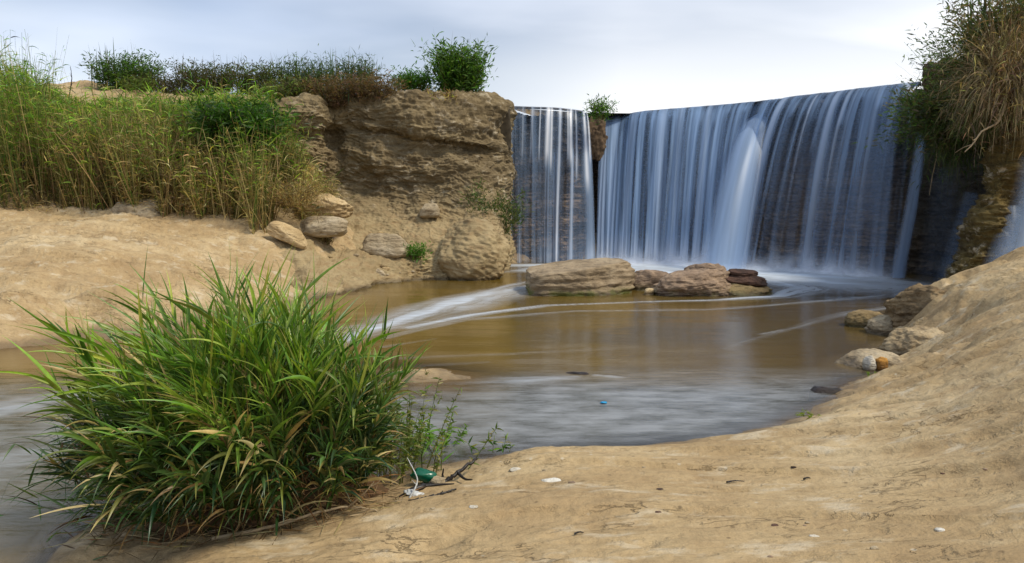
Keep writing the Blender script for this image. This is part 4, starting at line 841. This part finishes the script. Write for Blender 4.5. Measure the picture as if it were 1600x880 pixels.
# debris
def branch(name, pts_, r0, mat, label, cat='branch', twigs=0, seed=0, group=None):
    rng = np.random.default_rng(seed); c = curve_pts(pts_, 40); c = c + rng.normal(size=c.shape) * r0 * .15
    parts = [tube(c, r0 * np.linspace(1, .35, 40), 7)]
    for k in range(twigs):
        i = rng.integers(6, 34); d = unit(np.gradient(c, axis=0)[i] + rng.normal(size=3) * .02 * 0 + unit(rng.normal(size=3)) * np.linalg.norm(np.gradient(c, axis=0)[i]) * 1.2); L = rng.uniform(.1, .3) * np.linalg.norm(c[-1] - c[0])
        parts.append(tube(curve_pts([c[i], c[i] + d * L * .5 + rng.normal(size=3) * L * .08, c[i] + d * L], 10), r0 * np.linspace(.5, .15, 10), 5))
    V, Fq = join(parts); o = build(name, V, Fq, mat); recentre(o); return tag(o, label, cat, group)
branch('driftwood', [G(620, 785, .07), G(655, 762, .10), G(690, 755, .08), G(715, 738, .11), G(745, 716, .14)], .016, m_darkwood, 'black wet branch lying from the clump to the water edge', 'driftwood', 4, 1)
branch('driftwood', [G(640, 785, .10), G(680, 775, .11), G(712, 764, .12)], .009, m_darkwood, 'short black stick on the sand below the longer branch', 'driftwood', 2, 2)
branch('root', [G(330, 842, .09), G(430, 822, .10), G(500, 800, .13), G(550, 792, .13), G(595, 800, .12)], .007, m_paleroot, 'long pale root trailing along the sand at the clump foot', 'root', 3, 3)
branch('root', [G(540, 796, .12), G(570, 770, .2), G(585, 752, .24)], .004, m_paleroot, 'thin pale root rising from the long root at the clump foot', 'root', 1, 4)
def bottle():
    c = G(662, 742, .12); root = empty('plastic_bottle', c, 'crushed green plastic bottle lying at the right foot of the clump', 'bottle')
    V, Fq = rock_geo((c[0], c[1], c[2]), (.055, .028, .026), seed=4, boxy=2.6, rough=.1, sub=4, tilt=(.2, .25), rot=.1); build('body', V, Fq, m_green_plastic, root)
    V, Fq = rock_geo((c[0] + .055, c[1] - .01, c[2] - .022), (.034, .025, .022), seed=6, boxy=2.4, rough=.14, sub=4); build('bottle_end', V, Fq, m_rock_pale, root)
bottle()
V, Fq = rock_geo(G(648, 772, .10), (.04, .02, .012), seed=11, boxy=2.2, rough=.35, sub=4, tilt=(.1, .3)); o = build('plastic_scrap', V, Fq, m_white_plastic); recentre(o); tag(o, 'crumpled grey white plastic scrap below the green bottle', 'litter')
branch('straw', [G(640, 778, .10), G(652, 750, .16), G(636, 715, .24)], .004, m_white_plastic, 'pale bent stalk standing up out of the plastic scrap', 'stalk', 1, 5)
V, Fq = rock_geo(G(943, 629, .008), (.022, .014, .006), seed=12, boxy=2.5, rough=.2, sub=3); o = build('blue_litter', V, Fq, m_blue_litter); recentre(o); tag(o, 'small blue plastic scrap floating in the near pool', 'litter')
pxrock('rock', 880, 925, 583, 592, 4.95, m_rock_dark, 'dark flat rock barely breaking the surface mid pool', .5, .5, seed=62, boxy=2.6, sub=4)
for k, (px, py, L, lb) in enumerate([(1150, 755, .07, 'dark twig fragment pressed into the sand right of centre'), (905, 836, .03, 'dark curled leaf on the near sand, lower centre'), (1262, 750, .03, 'dark splinter on the near sand near the water lip')]):
    z = .18
    for _ in range(6): g = G(px, py, z); z = float(ground_z(g[0], g[1]))
    branch('twig', [g + [-L * .5, 0, .004], g + [0, .004, .008], g + [L * .5, .01, .003]], .0035, m_darkwood, lb, 'twig', 1, 70 + k, 'twigs on the near sand')

# --- bushes and reeds
def bush(name, px, py, D, w, h, label, leaves=2500, stems=70, leaf=.09, cols_=GREEN, scol=BROWN, seed=1, cat='bush', spread=.6, lean=(0, 0), depth=.6, wid=.22, droop=.3, group=None, spikes=0, lw=.012, up=(.0, 1.0)):
    rng = np.random.default_rng(seed); c = P(px, py, D); root = empty(name, c, label, cat, group)
    bx = rng.uniform(-1, 1, stems) * w * .3; by = rng.uniform(-1, 1, stems) * w * .3 * depth
    b = np.stack([c[0] + bx, c[1] + by, np.full(stems, c[2] - .03)], 1)
    d = np.stack([bx / w * spread * 3 + lean[0] + rng.normal(size=stems) * spread * .45, by / w * spread * 3 + lean[1] + rng.normal(size=stems) * spread * .4, np.ones(stems)], 1)
    L = h * rng.uniform(.55, 1.05, stems) * np.sqrt(1 + .3 * (np.abs(d[:, 0])))
    cc = pal(stems, scol, rng=rng); st = blades(b, d, L, lw, rng.uniform(0, droop, stems), (0, 0, 0), 7, cc, cc * .9, 0, rng, 'stem')
    n = int(leaves * 1.6); si = rng.integers(0, stems, n); ti = np.clip(rng.beta(1.6, 1.1, n) * 7, .4, 6.99); k = ti.astype(int); f = (ti - k)[:, None]
    pb = st[3][si, k] * (1 - f) + st[3][si, k + 1] * f + rng.normal(size=(n, 3)) * leaf * .8
    dd = unit(st[4][si, k] * .5 + np.stack([rng.normal(size=n), rng.normal(size=n), rng.uniform(up[0], up[1], n)], 1) * .8); cA = pal(n, cols_, jit=.28, rng=rng)
    lst = [blades(pb, dd, rng.uniform(.6, 1.4, n) * leaf, rng.uniform(.7, 1.3, n) * leaf * wid, rng.uniform(0, 1, n), (0, 0, 0), 3, cA, cA * 1.1, 0, rng)]
    if spikes:
        q = spikes; b5 = np.stack([c[0] + rng.uniform(-1, 1, q) * w * .48, c[1] + rng.uniform(-1, 1, q) * w * .2, np.full(q, c[2])], 1)
        c5 = pal(q, [(.05, .08, .03), (.10, .09, .04), (.06, .10, .03)], rng=rng)
        lst.append(blades(b5, np.stack([rng.normal(size=q) * .12, rng.normal(size=q) * .1, np.ones(q)], 1), h * rng.uniform(.8, 1.35, q), rng.uniform(.012, .03, q), .1, (0, 0, 0), 5, c5, c5, 0, rng))
    bl_build('foliage', lst, m_leaf, root); bl_build('stems', [st[:3]], m_dry, root); return root
bush('bush', 718, 160, 14.4, .75, 1.12, 'rounded bright green bush alone at the cliff edge above the corner', 5200, 170, .12, [(.05, .12, .012), (.075, .17, .018), (.12, .22, .03), (.035, .08, .012)], seed=21, spread=.24, spikes=16)
bush('bush', 200, 146, 14.5, 1.35, .80, 'dense dark green bush leftmost on the plateau skyline', 3600, 110, .09, DARKG + GREEN[:2], seed=22, spread=.5, spikes=24)
bush('bush', 216, 152, 14.0, .45, .45, 'small yellow-green shrub in front of the leftmost skyline bush', 900, 60, .07, [(.13, .18, .03), (.09, .14, .02)], seed=23, spikes=6)
bush('bush', 325, 150, 14.3, 1.3, .68, 'brownish green bush second along the plateau skyline', 3000, 130, .08, [(.05, .075, .02), (.08, .09, .03), (.12, .085, .045), (.04, .06, .015)], seed=24, spikes=34, spread=.4)
bush('bush', 262, 148, 14.4, .8, .45, 'low brown brush between the first two skyline bushes', 1200, 80, .07, [(.10, .075, .04), (.07, .08, .03)], seed=25, spikes=10)
bush('bush', 398, 152, 14.2, .8, .68, 'ragged olive bush third along the plateau skyline', 1900, 80, .09, [(.06, .09, .02), (.10, .13, .03), (.08, .07, .035)], seed=26, spikes=22, spread=.4)
bush('reed_tuft', 468, 152, 14.2, 1.1, .70, 'spiky dark green reed tuft on the plateau skyline left of the brown brush', 1900, 90, .12, DARKG + [(.07, .12, .03)], seed=27, spikes=70, spread=.3, wid=.12, cat='reed tuft')
bush('reed_tuft', 545, 148, 14.5, 1.2, .70, 'spiky green reed tuft on the skyline behind the brown brush', 1700, 90, .12, DARKG + [(.07, .12, .03)], seed=28, spikes=80, spread=.3, wid=.12, cat='reed tuft')
bush('bush', 515, 165, 13.7, 1.0, .58, 'dry brown brush on the cliff edge under the reed tufts, left half', 2600, 140, .08, BROWN + [(.14, .12, .05)], seed=29, spikes=10, cat='brush')
bush('bush', 580, 160, 13.75, 1.0, .55, 'dry brown brush on the cliff edge under the reed tufts, right half', 2600, 140, .08, BROWN + [(.12, .09, .05)], seed=30, spikes=12, cat='brush')
bush('bush', 452, 160, 13.6, .8, .48, 'yellow-green low bush hanging over the bank edge left of the brown brush', 1800, 90, .08, [(.10, .15, .03), (.14, .17, .04), (.09, .07, .035)], seed=31)
bush('bush', 643, 140, 14.6, .75, .36, 'small bright green bush on the skyline left of the rounded bush', 1200, 60, .10, [(.05, .13, .012), (.08, .18, .02)], seed=32, spikes=5)
bush('bush', 690, 163, 14.0, .8, .22, 'sparse dry grass rim along the cliff edge under the rounded bush', 700, 60, .09, STRAW + YEL + BROWN, seed=33, cat='brush')
bush('bush', 383, 235, 11.6, 1.0, .8, 'dark green bush growing in the upper right of the reed bank', 4200, 90, .12, [(.035, .09, .010), (.05, .13, .012), (.03, .07, .01)], seed=34, lean=(0, -.3))
bush('shrub', 650, 402, 12.0, .30, .26, 'small bright green shrub on the slope below the cliff', 420, 26, .07, [(.06, .17, .012), (.08, .2, .02)], seed=35, cat='shrub')
bush('shrub', 273 + 500, 372, 13.6, .55, 1.1, 'dark green creeper filling the shaded cleft between cliff and small fall', 1900, 50, .09, DARKG + [(.10, .12, .02)], seed=36, cat='shrub')
bush('tuft', 938, 184, 16.2, .34, .46, 'green tuft growing from the lip between the two falls', 600, 40, .09, GREEN, seed=37, cat='tuft', spread=.5, spikes=4, lean=(.1, 0))
pxrock('rock', 918, 948, 178, 222, 16.95, plain('brown_soil', (.13, .085, .05), .95, .7, 8), 'brown earthy rock rib dividing the small fall from the wide fall', .5, .6, seed=45, boxy=2.6, rough=.3, sub=5, cuts=7, tilt=(0, .1))

# reed beds on the left slope
def reeds(name, x0, x1, yfoot, ytop, n, label, seed, h=(.8, 1.5), green=.5, name_cat='reeds', straw_low=True, wmul=1.0, brown=.0, group='reed beds on the left slope'):
    rng = np.random.default_rng(seed); px = rng.uniform(x0, x1, n); t = rng.uniform(0, 1, n) ** 1.15
    yf = np.interp(px, *yfoot) if isinstance(yfoot, tuple) else np.full(n, float(yfoot)); yt = np.interp(px, *ytop) if isinstance(ytop, tuple) else np.full(n, float(ytop))
    # foot on the slope surface: walk along the slope between the foot line and the top line
    Pf = np.array([P(a, b, 10.9 + .6 * (a > 430)) for a, b in zip(px, yf)]); Y = Pf[:, 1] + t * 2.2 + fbm(np.stack([px * .045, t * 2, t * 0], 1), 2) * .35; X = Pf[:, 0] * Y / Pf[:, 1]
    Z = surf_z(X, Y) - .04; root = empty(name, (X.mean(), Pf[:, 1].min(), Z.min()), label, name_cat, group)
    # allowed height so the tops follow the top line
    ztop = np.array([P(a, b, y)[2] for a, b, y in zip(px, yt, Y)]); Lm = np.clip(ztop - Z, .25, 3)
    n_h = np.clip(fbm(np.stack([X * .9, Y * .6, Y * 0], 1) + 11, 2), -1, 1); L = np.minimum(rng.uniform(h[0], h[1], n) * (1 + .5 * n_h), Lm * rng.uniform(.75, 1.12, n)) * (1 + .45 * np.clip(fbm(np.stack([X * 2.6, Y * 2, Y * 0], 1) + 3, 2), -1, 1))
    b = np.stack([X, Y, Z], 1); d = np.stack([rng.normal(size=n) * .13, -.12 + rng.normal(size=n) * .13, np.ones(n)], 1)
    rel = np.clip((b[:, 2] + L - Pf[:, 2]) / 2.2, 0, 1)       # how high on the bank the tip ends
    isg = rng.uniform(size=n) < green * (.1 + 1.2 * rel); mot = fbm(np.stack([X * 1.6, Z * 1.2, Y * 0], 1) + seed, 3) > .12; isg = isg ^ (mot & (rng.uniform(size=n) < .4))
    cg = pal(n, [(.06, .12, .015), (.09, .16, .02), (.14, .20, .03), (.19, .21, .05)], rng=rng); cs = pal(n, STRAW + [(.16, .10, .05), (.30, .26, .08)], rng=rng)
    hol = sstep(.0, .35, fbm(np.stack([px * .022, b[:, 2] * .9, px * 0 + seed], 1), 2)) * sstep(.95, .6, rel); ye = sstep(.0, .3, fbm(np.stack([px * .03, b[:, 2] * .7, px * 0 + seed + 40], 1), 2))  # hollows are tint only: plants browned and darkened like shaded gaps
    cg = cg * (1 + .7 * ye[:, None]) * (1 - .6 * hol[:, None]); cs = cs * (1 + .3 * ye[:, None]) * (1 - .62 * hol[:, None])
    tip = np.where(isg[:, None], cg, cs); root_c = np.where((rng.uniform(size=n) < .6)[:, None], cs * .75, tip * .8)
    st = blades(b, d, L, rng.uniform(.010, .018, n) * wmul, rng.uniform(.05, .7, n), np.stack([rng.normal(size=n) * .15, np.zeros(n), np.zeros(n)], 1), 7, root_c, tip, 0, rng, 'stem')
    m = int(n * 7); si = rng.integers(0, n, m); ti = rng.uniform(.8, 6.99, m); k = ti.astype(int); f = (ti - k)[:, None]; pb = st[3][si, k] * (1 - f) + st[3][si, k + 1] * f
    hh = np.clip((pb[:, 2] - Pf[si, 2]) / 1.9, 0, 1); lg = rng.uniform(size=m) < np.clip(green * (.06 + 2.1 * hh ** 1.5), 0, .93)
    cl_ = np.where(lg[:, None], pal(m, [(.07, .15, .014), (.12, .24, .02), (.19, .31, .035), (.28, .32, .06)], jit=.35, rng=rng), pal(m, STRAW + [(.22, .2, .07), (.13, .09, .045)], jit=.3, rng=rng))
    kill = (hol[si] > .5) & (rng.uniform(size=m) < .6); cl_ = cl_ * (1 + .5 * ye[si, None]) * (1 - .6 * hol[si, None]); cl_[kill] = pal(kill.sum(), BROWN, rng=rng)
    dd = unit(st[4][si, k] * .7 + np.stack([rng.normal(size=m) * .75, rng.normal(size=m) * .6, rng.uniform(-.4, .4, m)], 1))
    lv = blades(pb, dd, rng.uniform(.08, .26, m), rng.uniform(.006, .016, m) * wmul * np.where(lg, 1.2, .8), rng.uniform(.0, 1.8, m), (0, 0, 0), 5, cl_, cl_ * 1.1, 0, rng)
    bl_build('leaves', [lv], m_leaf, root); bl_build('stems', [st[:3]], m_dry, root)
xf = [0, 150, 175, 260, 330, 380, 450, 515]; yfl = (xf, [332, 330, 318, 318, 332, 345, 330, 300])
reeds('reed_bed', -80, 165, yfl, ([-80, 0, 30, 80, 105, 165], [85, 92, 100, 112, 150, 172]), 2600, 'tall pale green reeds at the far left of the bank, reaching the skyline', 201, (.9, 2.2), .62)
reeds('reed_bed', 150, 262, yfl, ([150, 200, 262], [172, 164, 165]), 1900, 'straw coloured reeds with hollows tinted dark above the pale mound stone', 202, (.6, 1.5), .48)
reeds('reed_bed', 255, 350, yfl, ([255, 300, 350], [160, 162, 160]), 1800, 'mixed green and straw reeds in the middle of the left bank', 203, (.6, 1.5), .52)
reeds('reed_bed', 340, 455, yfl, ([340, 400, 455], [150, 155, 190]), 2100, 'green topped reeds below the dark bush, right of the middle reeds', 204, (.6, 1.6), .62)
reeds('reed_bed', 445, 520, yfl, ([445, 480, 520], [205, 245, 285]), 1100, 'low olive grass ending just above the golden boulder', 205, (.3, .8), .5)

for k, (px, py, w_) in enumerate([(30, 336, .9), (110, 337, .9), (165, 330, .5), (285, 330, .7), (350, 345, .8), (415, 345, .7), (465, 318, .5), (235, 318, .6)]):
    bush('dry_tuft', px, py, 11.0 + .2 * (k % 3), w_ * 1.3, .42, ['straw coloured tuft at the foot of the reeds, %s' % w for w in ('first from the left', 'second from the left', 'just left of the mound stone', 'just right of the mound stone', 'left of the long tilted block', 'directly behind the tilted block', 'behind the golden boulder', 'directly behind the mound stone')][k],
         1300, 120, .08, STRAW + BROWN + [(.16, .15, .05)], STRAW, seed=501 + k, cat='dry grass', group='dry tufts along the foot of the reeds', spread=.7, droop=1.2, lw=.009, wid=.1)
# right overhang plants
bush('bush', 1522, 225, 10.2, 1.0, 1.1, 'soft green bush hanging over the right end of the wide fall', 8000, 220, .10, [(.05, .085, .02), (.07, .12, .025), (.10, .14, .04), (.12, .10, .05)], seed=301, lean=(-.25, -.25), spread=.75, droop=1.3)
bush('bush', 1560, 135, 9.7, 1.2, 1.05, 'leafy twiggy bush against the sky at the top of the right bank', 4200, 130, .08, [(.07, .12, .03), (.11, .17, .04), (.06, .08, .03)], seed=302, lean=(-.35, -.1), spread=.7, spikes=14)
bush('bush', 1590, 95, 9.2, 1.3, 1.2, 'tall green and brown bush at the upper right edge', 3400, 120, .09, [(.08, .11, .03), (.13, .10, .05), (.18, .13, .07), (.06, .09, .02)], seed=303, spread=.5, spikes=30)
def hanging(name, x0, x1, y0, D, n, L, label, cols_, seed, cat='dry grass', wid=.008, lean=-.25):
    rng = np.random.default_rng(seed); b = np.array([P(a, y0 + rng.normal() * 18, D + rng.uniform(-.2, .5)) for a in rng.uniform(x0, x1, n)])
    root = empty(name, b.mean(0), label, cat, 'hanging growth on the right overhang')
    d = np.stack([lean + rng.normal(size=n) * .4, -.35 + rng.normal(size=n) * .3, rng.uniform(-.1, 1.5, n)], 1); cc = pal(n, cols_, jit=.3, rng=rng)
    st = blades(b, d, rng.uniform(L[0], L[1], n), rng.uniform(.5, 1.2, n) * wid, rng.uniform(.1, 1, n) ** 2 * 4, (-.1, 0, 0), 8, cc, cc * .9, 0, rng, 'stem')
    m = n * 2; si = rng.integers(0, n, m); k = rng.integers(1, 8, m); cl_ = pal(m, cols_, jit=.35, rng=rng)
    lv = blades(st[3][si, k], unit(rng.normal(size=(m, 3)) + [0, 0, -.5]), rng.uniform(.05, .18, m), rng.uniform(.006, .014, m), 1, (0, 0, 0), 4, cl_, cl_, 0, rng)
    bl_build('leaves', [lv], m_leaf, root); bl_build('stems', [st[:3]], m_dry, root)
hanging('dry_tuft', 1545, 1660, 130, 8.9, 3600, (.4, 1.1), 'long buff dry grass draping down at the upper right edge', [(.40, .31, .18), (.30, .22, .12), (.20, .14, .08)], 311)
hanging('dry_tuft', 1512, 1615, 160, 9.3, 5200, (.25, .75), 'brown dry brush sagging over the ochre rock', [(.24, .18, .09), (.10, .14, .04), (.13, .14, .05), (.16, .12, .06)], 312)
hanging('hanging_creeper', 1462, 1550, 200, 10.2, 3200, (.5, 1.1), 'dark green creeper trailing into the shaded recess beside the wide fall', DARKG + [(.08, .10, .03), (.10, .075, .04)], 313, 'creeper')
branch('bare_branch', [P(1572, 160, 8.7), P(1560, 190, 8.6), P(1535, 205, 8.55), P(1520, 225, 8.5), P(1507, 238, 8.5)], .016, m_paleroot, 'bare pale forked branch hanging below the dry brush', 'branch', 5, 321)
branch('hanging_vine', [P(1517, 192, 8.9), P(1524, 215, 8.85), P(1522, 262, 8.85)], .010, m_bark, 'thin vertical vine hanging beside the bare branch', 'vine', 1, 322)
branch('hanging_vine', [P(1461, 205, 10.3), P(1464, 240, 10.2), P(1457, 275, 10.2), P(1452, 305, 10.2)], .010, m_paleroot, 'pale curved vine dangling in front of the dark recess', 'vine', 0, 323)
branch('bare_twig', [P(108, 150, 13.4), P(112, 125, 13.4), P(110, 104, 13.4)], .012, m_darkwood, 'dark bare forked stem on the skyline above the sandy ledge', 'stem', 3, 324)
